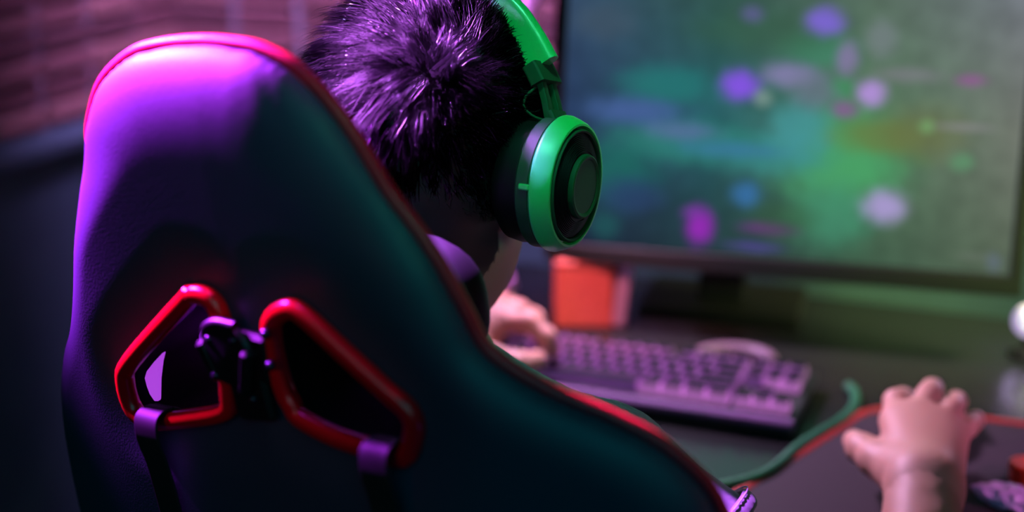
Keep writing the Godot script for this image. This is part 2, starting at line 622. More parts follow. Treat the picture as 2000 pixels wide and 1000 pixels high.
# ------------------------------------------------------------------ desk and what lies on it
func build_desk_things() -> void:
	var bs := Basis(R, Vector3.UP, -F)
	var top := mat("desk_black_gloss", Color(0.095, 0.1, 0.1), 0.25)
	grain(top, noise_tex(0.02, 21, true, 3, 256, null, 2.0), 6.0, 0.15)
	var black := mat("black_metal", Color(0.04, 0.04, 0.045), 0.45)
	var d := thing("desk", "dark glossy desk that carries the keyboard, monitor and mouse mat", "desk", Transform3D(bs, rs(-0.05, 0, 1.4)))
	put(d, "tabletop", mk(box(Vector3(1.45, 0.03, 0.72), 0.006)), top, Transform3D(Basis(), Vector3(0, DESK_Y - 0.015, 0)))
	for x in [-0.66, 0.66]:
		for z in [-0.3, 0.3]:
			put(d, "leg", mk(box(Vector3(0.05, DESK_Y - 0.03, 0.05), 0.006)), black, Transform3D(Basis(), Vector3(x, (DESK_Y - 0.03) / 2, z)))
	for z in [-0.3, 0.3]:
		put(d, "rail", mk(box(Vector3(1.27, 0.05, 0.03), 0.004)), black, Transform3D(Basis(), Vector3(0, DESK_Y - 0.056, z)))

	# mouse mat: corner, left edge and back edge as in the photograph
	var c0 := on_y(1712, 791, DESK_Y + 0.003)
	var ex := (on_y(2000, 828, DESK_Y + 0.003) - c0).normalized()
	var ez := Vector3(-ex.z, 0, ex.x)
	var mb := Basis(ex, Vector3.UP, ez)
	var left := on_y(1440, 962, DESK_Y + 0.003) - c0
	var skew := (left / left.dot(ez)) * 0.36
	var mm := thing("mouse_mat", "dark cloth mouse mat with red stitched edge under the right hand", "mouse mat", Transform3D(mb, Vector3(c0.x, DESK_Y, c0.z)))
	var cloth := speckle(mat("mat_cloth", Color.WHITE, 0.9), Color(0.14, 0.10, 0.125), Color(0.19, 0.14, 0.17), 0.2, 20.0)
	var sx := skew.dot(ex)
	var poly := [Vector2(0, 0), Vector2(0.42, 0), Vector2(0.42 + sx * 0.3, 0.36), Vector2(sx, 0.36)]
	put(mm, "cloth_top", mk(slab(poly, 0.003)), cloth)
	var rim := []
	for i in 4:
		var a: Vector2 = poly[i]
		var b: Vector2 = poly[(i + 1) % 4]
		for k in 8:
			var q := a.lerp(b, k / 8.0 + 0.06)
			rim.append(Vector3(q.x, 0.0028, q.y))
	put(mm, "stitched_edge", mk(sweep(catmull(rim, 2, true), ring(0.0055, 8, 0.0026), true, Vector3.UP)), mat("red_thread", Color(0.58, 0.04, 0.08), 0.6))

	# green cable along the mat
	var gp := []
	for q in [Vector2(1668, 764), Vector2(1671, 782), Vector2(1664, 800), Vector2(1640, 822), Vector2(1594, 850), Vector2(1552, 878), Vector2(1524, 904), Vector2(1490, 926), Vector2(1452, 939), Vector2(1412, 948), Vector2(1372, 958)]:
		gp.append(on_y(q.x, q.y, DESK_Y + 0.0052))
	gp.push_front(on_y(1656, 753, DESK_Y + 0.0055))
	gp.append(gp[-1] - R * 0.06 - F * 0.02)
	var gc := put(self, "cable", mk(tube(gp, 0.005, 6, false, 10)), mat("green_braid", Color(0.04, 0.36, 0.21), 0.6))
	meta(gc, "green cable snaking along the left edge of the mouse mat", "cable")

	# mouse under the hand
	var mp := on_y(1812, 822, DESK_Y + 0.02)
	var mdir := (on_y(1835, 770, DESK_Y) - on_y(1795, 880, DESK_Y)).normalized()
	var mz := -mdir
	var mbs := Basis(Vector3.UP.cross(mz), Vector3.UP, mz)
	var mo := thing("mouse", "black computer mouse gripped under the right hand on the mat", "mouse", Transform3D(mbs, Vector3(mp.x, DESK_Y + 0.003, mp.z)))
	var sh: Array = blob(Vector3(0.062, 0.072, 0.12), 2.4)
	var v: PackedVector3Array = sh[0]
	for i in v.size():
		var p := v[i]
		p.y = maxf(p.y, 0.0) * (1.0 if p.z > 0 else 1.0 - 0.35 * pow(-p.z / 0.06, 2.0))
		p.x *= 1.0 - 0.12 * cos(p.z * 26.0) * (1.0 if p.y < 0.02 else 0.3)
		v[i] = p
	put(mo, "shell", mk([v, sh[1]], 60.0), mat("mouse_black", Color(0.03, 0.03, 0.035), 0.45))
	for s in [-1, 1]:
		put(mo, "button", mk(box(Vector3(0.021, 0.003, 0.045), 0.001)), mat("mouse_black"  , Color.BLACK), Transform3D(Basis(Vector3.RIGHT, -0.33), Vector3(0.0135 * s, 0.0275, -0.035)))
	put(mo, "wheel", mk(lathe([Vector2(0, -0.003), Vector2(0.009, -0.003), Vector2(0.01, 0), Vector2(0.009, 0.003), Vector2(0, 0.003)], 20, Vector3.RIGHT)), mat("wheel_rubber", Color(0.1, 0.1, 0.1), 0.7), Transform3D(Basis(), Vector3(0, 0.024, -0.036)))

	# red-orange box with a pale edge, on the desk below the left part of the monitor
	var bl := on_y(1085, 642, DESK_Y)
	var dpt := (bl - EYE).dot(Vector3(0, -sin(PITCH), -cos(PITCH)))
	var wid := (1198.0 - 1085.0) / FPX * dpt
	var hig := (642.0 - 500.0) / FPX * dpt
	var bo := thing("storage_box", "red-orange box with one pale pink edge standing below the monitor", "box", Transform3D(Basis(), Vector3(bl.x + wid / 2, DESK_Y, bl.z - 0.045)))
	var om := speckle(mat("orange_board", Color.WHITE, 0.55), Color(0.74, 0.31, 0.28), Color(0.84, 0.38, 0.33), 0.03, 12.0)
	put(bo, "body", mk(box(Vector3(wid, hig * 0.86, 0.085), 0.003)), om, Transform3D(Basis(), Vector3(0, hig * 0.43, 0)))
	put(bo, "lid", mk(box(Vector3(wid + 0.004, hig * 0.12, 0.089), 0.004)), om, Transform3D(Basis(), Vector3(0, hig * 0.925, 0)))
	put(bo, "edge_strip", mk(box(Vector3(0.016, hig * 1.0, 0.088), 0.003)), mat("pale_pink_board", Color(0.66, 0.5, 0.62), 0.5), Transform3D(Basis(Vector3(0, 0, 1), -0.10), Vector3(wid / 2 + 0.011, hig * 0.5 + 0.001, 0)))

	# pale cable bent in an arc behind the keyboard
	var pp := []
	for q in [Vector2(1350, 710), Vector2(1358, 696), Vector2(1385, 686), Vector2(1420, 683), Vector2(1455, 685), Vector2(1482, 690), Vector2(1502, 700), Vector2(1506, 712)]:
		pp.append(on_y(q.x, q.y, DESK_Y + 0.012))
	var pc := put(self, "coiled_cable", mk(tube(pp, 0.0085, 6, false, 14)), mat("pale_rubber", Color(0.38, 0.28, 0.36), 0.5))
	meta(pc, "thick pale pink cable bent in an arc behind the keyboard", "cable")

	# desk lamp with a pale arched neck, behind the player's head
	var lp := rs(-0.70, DESK_Y, 1.62)
	var la := at(1026, 20, 1.80)
	var lt := thing("desk_lamp", "desk lamp with pale pink arched neck behind the player's head", "lamp", Transform3D(Basis(), lp))
	var pale := mat("lamp_pink", Color(0.9, 0.62, 0.8), 0.35)
	put(lt, "base", mk(lathe([Vector2(0, 0), Vector2(0.075, 0), Vector2(0.078, 0.004), Vector2(0.075, 0.016), Vector2(0.03, 0.022), Vector2(0, 0.022)], 40)), pale)
	var p1 := at(1018, 60, 1.80)
	var p2 := at(1045, -30, 1.80)
	var p3 := at(1050, -130, 1.76)
	var p4 := p3 + Vector3(-0.015, 0.05, 0.09)
	var p5 := p4 + Vector3(-0.015, 0.02, 0.12)
	var neck := [Vector3(0, 0.02, 0), Vector3(0.0, 0.14, 0.0), (p1 - lp) * 0.8 + Vector3(-0.02, 0.03, 0), p1 - lp, la - lp, p2 - lp, p3 - lp, p4 - lp, p5 - lp]
	put(lt, "neck", mk(tube(neck, 0.0125, 6, false, 14)), pale)
	var hx := Transform3D(Basis(Vector3(0, 0, 1), 0.15), p5 - lp)
	put(lt, "shade", mk(lathe([Vector2(0.012, 0.012), Vector2(0.03, 0.008), Vector2(0.06, -0.035), Vector2(0.058, -0.036), Vector2(0.028, 0.004), Vector2(0.012, 0.008)], 36)), pale, hx)
	var glow := StandardMaterial3D.new()
	glow.albedo_color = Color(1, 0.9, 0.95)
	glow.emission_enabled = true
	glow.emission = Color(1.0, 0.72, 0.85)
	glow.emission_energy_multiplier = 1.5
	put(lt, "bulb", mk(blob(Vector3(0.04, 0.04, 0.04), 2.0, 20, 12), 180.0), glow, hx.translated_local(Vector3(0, -0.022, 0)))
	spot(lp + hx.origin + Vector3(0, -0.05, 0), on_y(1580, 800, DESK_Y), 40.0, 0.04, Color(0.92, 0.73, 0.96), 1.1, "table_lamp_light")

	# small round lamp at the right, a crumpled pale wrapper and a red-orange tin at the lower right
	var gl := at(2012, 627, 1.62)
	var gy := gl.y - DESK_Y
	var sl := thing("globe_lamp", "small glowing lilac globe lamp at the far right of the desk", "lamp", Transform3D(Basis(), Vector3(gl.x, DESK_Y, gl.z)))
	var gm := StandardMaterial3D.new()
	gm.albedo_color = Color(0.9, 0.85, 0.95)
	gm.emission_enabled = true
	gm.emission = Color(0.82, 0.72, 0.95)
	gm.emission_energy_multiplier = 0.8
	put(sl, "globe", mk(blob(Vector3.ONE * 0.038, 2.0, 28, 18), 180.0), gm, Transform3D(Basis(), Vector3(0, gy, 0)))
	put(sl, "stem", mk(lathe([Vector2(0, 0), Vector2(0.02, 0), Vector2(0.02, 0.005), Vector2(0.004, 0.009), Vector2(0.004, gy - 0.019), Vector2(0, gy - 0.018)], 24)), black)
	var ol := OmniLight3D.new()
	ol.name = "globe_light"
	ol.light_color = Color(0.85, 0.75, 1.0)
	ol.light_energy = 0.01
	ol.light_size = 0.02
	ol.omni_range = 6.0
	ol.omni_attenuation = 2.0
	ol.shadow_enabled = true
	add_child(ol)
	ol.position = gl
	var wp := on_y(1978, 972, DESK_Y + 0.012)
	var wr: Array = blob(Vector3(0.085, 0.03, 0.045), 2.2, 48, 24)
	var wv: PackedVector3Array = wr[0]
	var fn := FastNoiseLite.new()
	fn.seed = 4
	fn.frequency = 60.0
	fn.noise_type = FastNoiseLite.TYPE_CELLULAR
	for i in wv.size():
		wv[i] = wv[i] * (1.0 + 0.6 * fn.get_noise_3dv(wv[i] * 1.0))
		wv[i].y = maxf(wv[i].y, -0.009)
	var wo := put(self, "wrapper", mk([wv, wr[1]], 24.0), mat("pale_foil", Color(0.86, 0.66, 0.88), 0.3), Transform3D(Basis(Vector3.UP, -0.55), Vector3(wp.x, DESK_Y + 0.012, wp.z)))
	meta(wo, "crumpled shiny lilac wrapper at the lower right corner of the desk", "wrapper")
	var tp := on_y(2002, 944, DESK_Y)
	var tn := thing("tin", "small round red-orange tin beside the lilac wrapper", "tin", Transform3D(Basis(), Vector3(tp.x, DESK_Y + 0.003, tp.z)))
	put(tn, "body", mk(lathe([Vector2(0, 0), Vector2(0.014, 0), Vector2(0.0155, 0.0015), Vector2(0.0155, 0.011), Vector2(0, 0.011)], 32)), mat("orange_tin", Color(0.85, 0.16, 0.07), 0.35))
	put(tn, "lid", mk(lathe([Vector2(0, 0.011), Vector2(0.0165, 0.011), Vector2(0.0165, 0.017), Vector2(0.015, 0.0185), Vector2(0, 0.0185)], 32)), mat("orange_tin", Color.RED))

# ------------------------------------------------------------------ the monitor
func build_monitor() -> void:
	var my := deg_to_rad(15.0)
	var mr := Vector3(cos(my), 0, sin(my))
	var tl := deg_to_rad(9.0)
	var mf := Vector3(sin(my), 0, -cos(my))
	var up := Vector3.UP * cos(tl) + mf * sin(tl)
	var nor := mr.cross(up).normalized()      # towards the player
	var W := 0.512
	var H := 0.32
	var p0 := at(1090, 470, 1.70)              # lower left corner of the lit picture
	var bs := Basis(mr, up, nor)
	var o := thing("monitor", "large black monitor showing a green and purple game scene", "monitor", Transform3D(bs, p0 + mr * W / 2 + up * H / 2))
	var inv := o.transform.affine_inverse()
	var plastic := mat("monitor_black", Color(0.06, 0.065, 0.06), 0.6, 0.0, 0.3)
	# housing: back shell and a raised bezel of four bars
	put(o, "housing", mk(box(Vector3(W + 0.03, H + 0.04, 0.03), 0.006, Vector3(0, -0.004, -0.019))), plastic)
	put(o, "bezel", mk(join([box(Vector3(W + 0.03, 0.014, 0.012), 0.002, Vector3(0, H / 2 + 0.0085, 0)), box(Vector3(W + 0.03, 0.022, 0.012), 0.002, Vector3(0, -H / 2 - 0.0125, 0)), box(Vector3(0.014, H + 0.04, 0.0118), 0.002, Vector3(-W / 2 - 0.008, -0.003, 0)), box(Vector3(0.014, H + 0.04, 0.0118), 0.002, Vector3(W / 2 + 0.008, -0.003, 0))])), plastic)
	# the picture on the screen
	var iw := 320
	var ih := 196
	var im := Image.create(iw, ih, false, Image.FORMAT_RGB8)
	var px := func(x: float, y: float) -> Vector2:      # pixel of the photograph -> pixel of the screen picture
		var q: Vector3 = inv * on_plane(x, y, o.position, nor)
		return Vector2((q.x / W + 0.5) * iw, (0.5 - q.y / H) * ih)
	var grid := [[Vector3(60, 84, 112), Vector3(54, 86, 76), Vector3(90, 110, 98), Vector3(118, 122, 134)], [Vector3(38, 58, 92), Vector3(40, 96, 104), Vector3(84, 122, 92), Vector3(116, 120, 112)], [Vector3(22, 36, 62), Vector3(34, 58, 62), Vector3(62, 92, 72), Vector3(88, 102, 84)]]  # right-hand colours also carry the pale haze veil over the screen
	var spots := [[1640, 310, 120, 105, 75, 165, 105, .95], [1620, 420, 80, 70, 68, 145, 112, .8], [1500, 300, 110, 50, 60, 140, 140, .8], [1330, 275, 150, 55, 45, 128, 118, .9], [1300, 165, 90, 45, 36, 118, 116, .9], [1200, 340, 80, 70, 26, 108, 98, .8],
		[1560, 250, 60, 60, 70, 150, 158, .8], [1235, 215, 95, 32, 70, 98, 156, .9], [1330, 255, 70, 22, 95, 110, 165, .7], [1420, 290, 100, 22, 62, 120, 170, .6], [1720, 265, 90, 40, 108, 124, 66, .7], [1800, 260, 80, 60, 110, 112, 70, .5], [1600, 95, 70, 40, 66, 140, 108, .7], [1640, 170, 25, 22, 60, 150, 90, .8], [1500, 60, 140, 50, 56, 94, 70, .5], [1180, 40, 60, 40, 70, 88, 105, .6],
		[1540, 145, 55, 28, 132, 128, 172, .95], [1590, 175, 50, 40, 110, 120, 140, .7], [1445, 165, 36, 34, 132, 86, 226, 1.], [1490, 190, 18, 18, 120, 148, 140, .9], [1610, 40, 38, 30, 124, 104, 208, 1.], [1468, 25, 22, 18, 98, 96, 150, .8], [1655, 112, 20, 36, 134, 122, 164, .9], [1700, 180, 28, 28, 176, 144, 214, 1.], [1650, 213, 24, 18, 134, 98, 146, .9], [1720, 75, 30, 40, 124, 134, 140, .7], [1770, 145, 70, 18, 128, 128, 136, .7],
		[1725, 402, 42, 36, 168, 154, 206, 1.], [1365, 440, 26, 40, 146, 44, 178, 1.], [1352, 412, 22, 14, 120, 60, 160, .7], [1455, 378, 28, 28, 56, 112, 168, .9], [1500, 445, 55, 16, 116, 54, 136, .9], [1470, 480, 60, 14, 78, 68, 138, .9], [1520, 512, 45, 13, 112, 100, 126, .9], [1530, 425, 60, 40, 54, 90, 60, .5], [1895, 155, 30, 13, 144, 96, 146, .9], [1880, 247, 60, 11, 136, 136, 138, .8], [1808, 246, 14, 14, 116, 160, 104, .9], [1878, 315, 22, 20, 96, 150, 110, .8], [1230, 380, 60, 40, 44, 56, 110, .6], [1180, 440, 30, 30, 30, 92, 92, .7], [1900, 500, 40, 12, 110, 122, 110, .5], [1940, 512, 14, 20, 100, 112, 140, .5]]
	var placed := []
	for s in spots:
		var c: Vector2 = px.call(s[0], s[1])
		var k: Vector2 = px.call(s[0] + s[2], s[1] + s[3]) - c
		placed.append([c, Vector2(absf(k.x), absf(k.y)), Vector3(s[4], s[5], s[6]), s[7]])
	var fn := FastNoiseLite.new()
	fn.seed = 8
	fn.frequency = 0.045
	fn.fractal_octaves = 4
	var buf := PackedVector3Array()
	buf.resize(iw * ih)
	for y in ih:
		for x in iw:
			var gx := clampf((x - 2.0) / iw, 0, 0.9999) * 3.0
			var gy2 := clampf(float(y) / ih, 0, 0.9999) * 2.0
			var i := int(gx)
			var j := int(gy2)
			var ca: Vector3 = (grid[j][i] as Vector3).lerp(grid[j][i + 1], gx - i)
			var cb: Vector3 = (grid[j + 1][i] as Vector3).lerp(grid[j + 1][i + 1], gx - i)
			buf[y * iw + x] = ca.lerp(cb, gy2 - j) * (1.0 + 0.10 * fn.get_noise_2d(x, y))
	for s in placed:
		var c: Vector2 = s[0]
		var k: Vector2 = s[1]
		for y in range(maxi(0, int(c.y - 2 * k.y)), mini(ih, int(c.y + 2 * k.y) + 1)):
			for x in range(maxi(0, int(c.x - 2 * k.x)), mini(iw, int(c.x + 2 * k.x) + 1)):
				var d := Vector2((x - c.x) / k.x, (y - c.y) / k.y).length() + 0.22 * fn.get_noise_2d(x * 1.7 + 90, y * 1.7)
				var w: float = (1.0 - smoothstep(0.35, 1.5, d)) * s[3]
				buf[y * iw + x] = buf[y * iw + x].lerp(s[2], w)
	for y in ih:
		for x in iw:
			var b := buf[y * iw + x] / 255.0
			im.set_pixel(x, y, Color(b.x, b.y, b.z))
	var em := StandardMaterial3D.new()
	em.albedo_color = Color(0.008, 0.008, 0.008)
	em.roughness = 0.7
	em.metallic_specular = 0.06
	em.emission_enabled = true
	em.emission = Color.WHITE
	em.emission_texture = ImageTexture.create_from_image(im)
	em.emission_operator = BaseMaterial3D.EMISSION_OP_MULTIPLY
	em.emission_energy_multiplier = 0.95
	var sv := PackedVector3Array([Vector3(-W / 2, -H / 2, 0.001), Vector3(-W / 2, H / 2, 0.001), Vector3(W / 2, H / 2, 0.001), Vector3(W / 2, -H / 2, 0.001)])
	put(o, "screen", mk([sv, PackedInt32Array([0, 1, 2, 0, 2, 3])], 180.0, PackedColorArray(), null, PackedVector2Array([Vector2(0, 1), Vector2(0, 0), Vector2(1, 0), Vector2(1, 1)])), em)
	area(o.position + nor * 0.03, o.position + nor, Vector2(W, H), Color(0.55, 0.95, 0.8), 0.03, "monitor_light")
	# stand
	var foot := Vector3(o.position.x, DESK_Y, o.position.z) + mf * 0.085 - mr * 0.07
	var lift := o.position.y - DESK_Y
	var level := Basis(mr, Vector3.UP, -mf)
	var st := inv * Transform3D(level, foot)
	put(o, "stand_foot", mk(box(Vector3(0.2, 0.010, 0.13), 0.004, Vector3(0, 0.005, -0.02))), plastic, st)
	put(o, "stand_neck", mk(box(Vector3(0.06, lift + 0.03, 0.02), 0.005, Vector3(0, (lift + 0.03) / 2 + 0.008, -0.005))), plastic, st)

# ------------------------------------------------------------------ the keyboard
func keycap(w: float, dark: Material, pale: Material) -> ArrayMesh:
	# one cap: pale sloping skirt and a dark dished top
	var U1 := 0.01905
	var hw := (w * U1 - 0.0008) / 2
	var hd := (U1 - 0.0008) / 2
	var tw := hw - 0.0020
	var td := hd - 0.0022
	var loops := [[hw, hd, 0.0, 0.0015], [hw, hd, 0.0015, 0.0015], [tw, td, 0.0118, 0.0022]]
	var v := PackedVector3Array()
	var ix := PackedInt32Array()
	var n := 0
	for L in loops:
		var rr := rrect(L[0] * 2, L[1] * 2, L[3], 2)
		n = rr.size()
		for p in rr: v.append(Vector3(p.x, L[2], p.y))
	for j in 2:
		for k in n:
			var l := (k + 1) % n
			ix.append_array(PackedInt32Array([j * n + k, (j + 1) * n + l, (j + 1) * n + k, j * n + k, j * n + l, (j + 1) * n + l]))
	var skirt := fix([v, ix])
	var tv := PackedVector3Array()
	var ti := PackedInt32Array()
	for L in [[tw, td, 0.0118, 0.0022], [tw - 0.0006, td - 0.0006, 0.0124, 0.002], [tw * 0.6, td * 0.6, 0.0119, 0.002]]:
		for p in rrect(L[0] * 2, L[1] * 2, L[3], 2): tv.append(Vector3(p.x, L[2], p.y))
	tv.append(Vector3(0, 0.0118, 0))
	for j in 2:
		for k in n:
			var l := (k + 1) % n
			ti.append_array(PackedInt32Array([j * n + k, (j + 1) * n + l, (j + 1) * n + k, j * n + k, j * n + l, (j + 1) * n + l]))
	for k in n: ti.append_array(PackedInt32Array([2 * n + k, 2 * n + (k + 1) % n, 3 * n]))
	var m := mk(skirt, 40.0)
	mk(fix([tv, ti]), 40.0, PackedColorArray(), m)
	m.surface_set_material(0, pale)
	m.surface_set_material(1, dark)
	return m

func fix(g: Array) -> Array:      # open shapes round the y axis: turn the faces outward
	var v: PackedVector3Array = g[0]
	var ix: PackedInt32Array = g[1]
	for i in range(0, ix.size(), 3):
		var a := v[ix[i]]
		var b := v[ix[i + 1]]
		var c := v[ix[i + 2]]
		var n := (c - a).cross(b - a)
		var mid := (a + b + c) / 3.0 + Vector3(0, 0.02, 0)
		if n.dot(mid) < 0:
			var t := ix[i + 1]
			ix[i + 1] = ix[i + 2]
			ix[i + 2] = t
	return [v, ix]

func build_keyboard() -> void:
	var bs := Basis(R, Vector3.UP, -F)
	var corner := on_y(1550, 838, DESK_Y + 0.014)
	var KW := 0.364
	var KD := 0.142
	var c := corner - R * KW / 2 + F * KD / 2
	var o := thing("keyboard", "lilac keyboard with dark keys and pale glowing sides before the monitor", "keyboard", Transform3D(bs, Vector3(c.x, DESK_Y, c.z)))
	var shell := mat("keyboard_lilac", Color(0.44, 0.31, 0.48), 0.35)
	var under := mat("keyboard_underside", Color(0.03, 0.03, 0.035), 0.6)
	put(o, "bottom_case", mk(box(Vector3(KW - 0.006, 0.010, KD - 0.006), 0.003, Vector3(0, 0.005, 0))), under)
	put(o, "top_plate", mk(box(Vector3(KW, 0.010, KD - 0.012), 0.002, Vector3(0, 0.0155, -0.006))), under)
	var lip := put(o, "front_lip", mk(box(Vector3(KW, 0.010, 0.0115), 0.003, Vector3(0, 0.0155, KD / 2 - 0.0058))), shell)
	lip.set_meta("label", "lilac lip along the front of the keyboard")
	var dark := mat("keycap_dark", Color(0.045, 0.05, 0.075), 0.7, 0.0, 0.25)
	var pale := mat("keycap_backlit_side", Color(0.66, 0.48, 0.68), 0.4)
	pale.emission_enabled = true
	pale.emission = Color(0.62, 0.35, 0.75)
	pale.emission_energy_multiplier = 0.08
	var u := 0.01905
	var z0 := -KD / 2 + 0.0165
	var rows := [
		[0.0, [1, -1, 1, 1, 1, 1, -.5, 1, 1, 1, 1, -.5, 1, 1, 1, 1, -.25, 1, 1, 1]],
		[1.2, [1, 1, 1, 1, 1, 1, 1, 1, 1, 1, 1, 1, 1, 2, -.25, 1, 1, 1]],
		[2.2, [1.5, 1, 1, 1, 1, 1, 1, 1, 1, 1, 1, 1, 1, 1.5, -.25, 1, 1, 1]],
		[3.2, [1.75, 1, 1, 1, 1, 1, 1, 1, 1, 1, 1, 1, 2.25]],
		[4.2, [2.25, 1, 1, 1, 1, 1, 1, 1, 1, 1, 1, 2.75, -1.25, 1]],
		[5.2, [1.25, 1.25, 1.25, 6.25, 1.25, 1.25, 1.25, 1.25, -.25, 1, 1, 1]]]
	var bright := pale.duplicate() as StandardMaterial3D  # these skirts glow more, in place of light falling on their fronts
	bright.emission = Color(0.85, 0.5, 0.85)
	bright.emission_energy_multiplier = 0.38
	var made := {}
	for row in rows:
		var x := -18.25 * u / 2
		for w in row[1]:
			if w > 0:
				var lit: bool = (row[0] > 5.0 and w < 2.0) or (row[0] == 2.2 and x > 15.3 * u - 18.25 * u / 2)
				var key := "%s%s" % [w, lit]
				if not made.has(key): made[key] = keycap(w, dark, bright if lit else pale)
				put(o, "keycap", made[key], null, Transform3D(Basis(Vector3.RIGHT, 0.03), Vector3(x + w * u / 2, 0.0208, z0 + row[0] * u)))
			x += absf(w) * u

# ------------------------------------------------------------------ the chair
const CHAIR_P := Vector3(-0.1761, 0.9581, -0.8673)
var CB := Basis(Vector3(0.8301, 0.10427, 0.54777).normalized(), Vector3(-0.12545, 0.9921, 0.00125).normalized(), Vector3(-0.5433, -0.06976, 0.83663).normalized())
var outline := PackedVector2Array()
var holes: Array[PackedVector2Array] = []

func near_poly(p: Vector2, poly: PackedVector2Array) -> Vector3:      # nearest point and distance
	var best := 1e9
	var at2 := Vector2.ZERO
	var n := poly.size()
	for i in n:
		var a := poly[i]
		var ab := poly[(i + 1) % n] - a
		var t := clampf((p - a).dot(ab) / maxf(ab.length_squared(), 1e-12), 0.0, 1.0)
		var q := a + ab * t
		var d := p.distance_squared_to(q)
		if d < best:
			best = d
			at2 = q
	return Vector3(at2.x, at2.y, sqrt(best))

func shell_w(p: Vector2) -> float:
	var o := absf(p.x) - 0.155
	return -0.3 * (o * 0.5 + 0.5 * sqrt(o * o + 0.0016)) + 0.002

func drop(p: Vector2) -> float:      # how far the cushion falls to its seam
	return 0.022 + 0.012 * smoothstep(0.0, -0.1, p.x) * smoothstep(0.15, 0.11, p.y) + 0.008 * smoothstep(0.10, 0.15, p.y)

func edge_w(p: Vector2) -> float:
	return shell_w(p) - drop(p)

func back_w(p: Vector2, d: float, dh: float) -> float:
	var r := lerpf(0.036, 0.070, smoothstep(0.05, 0.14, p.y))
	var w := shell_w(p)
	if d < r:
		var q := 1.0 - d / r
		w -= drop(p) * (1.0 - sqrt(maxf(1.0 - q * q, 0.0)))
	w -= 0.005 * (1.0 - smoothstep(0.0, 0.05, dh))
	# small pulls of the leather beside the piping, upper right
	var fold := exp(-pow((p.x - 0.058) / 0.018, 2.0)) * exp(-pow((p.y - 0.168) / 0.018, 2.0)) * (1.0 - smoothstep(0.008, 0.035, d))
	w -= 0.0013 * fold * (0.5 + 0.5 * sin(p.x * 330.0 + p.y * 160.0))
	return w

func front_w(p: Vector2, d: float, _dh: float) -> float:
	return edge_w(p) - 0.05 * smoothstep(-0.03, 0.11, d) + 0.05 * smoothstep(-0.03, 0.11, 0.0)

func flat2(path: PackedVector3Array) -> PackedVector2Array:
	var o := PackedVector2Array()
	for p in path: o.append(Vector2(p.x, p.y))
	return o

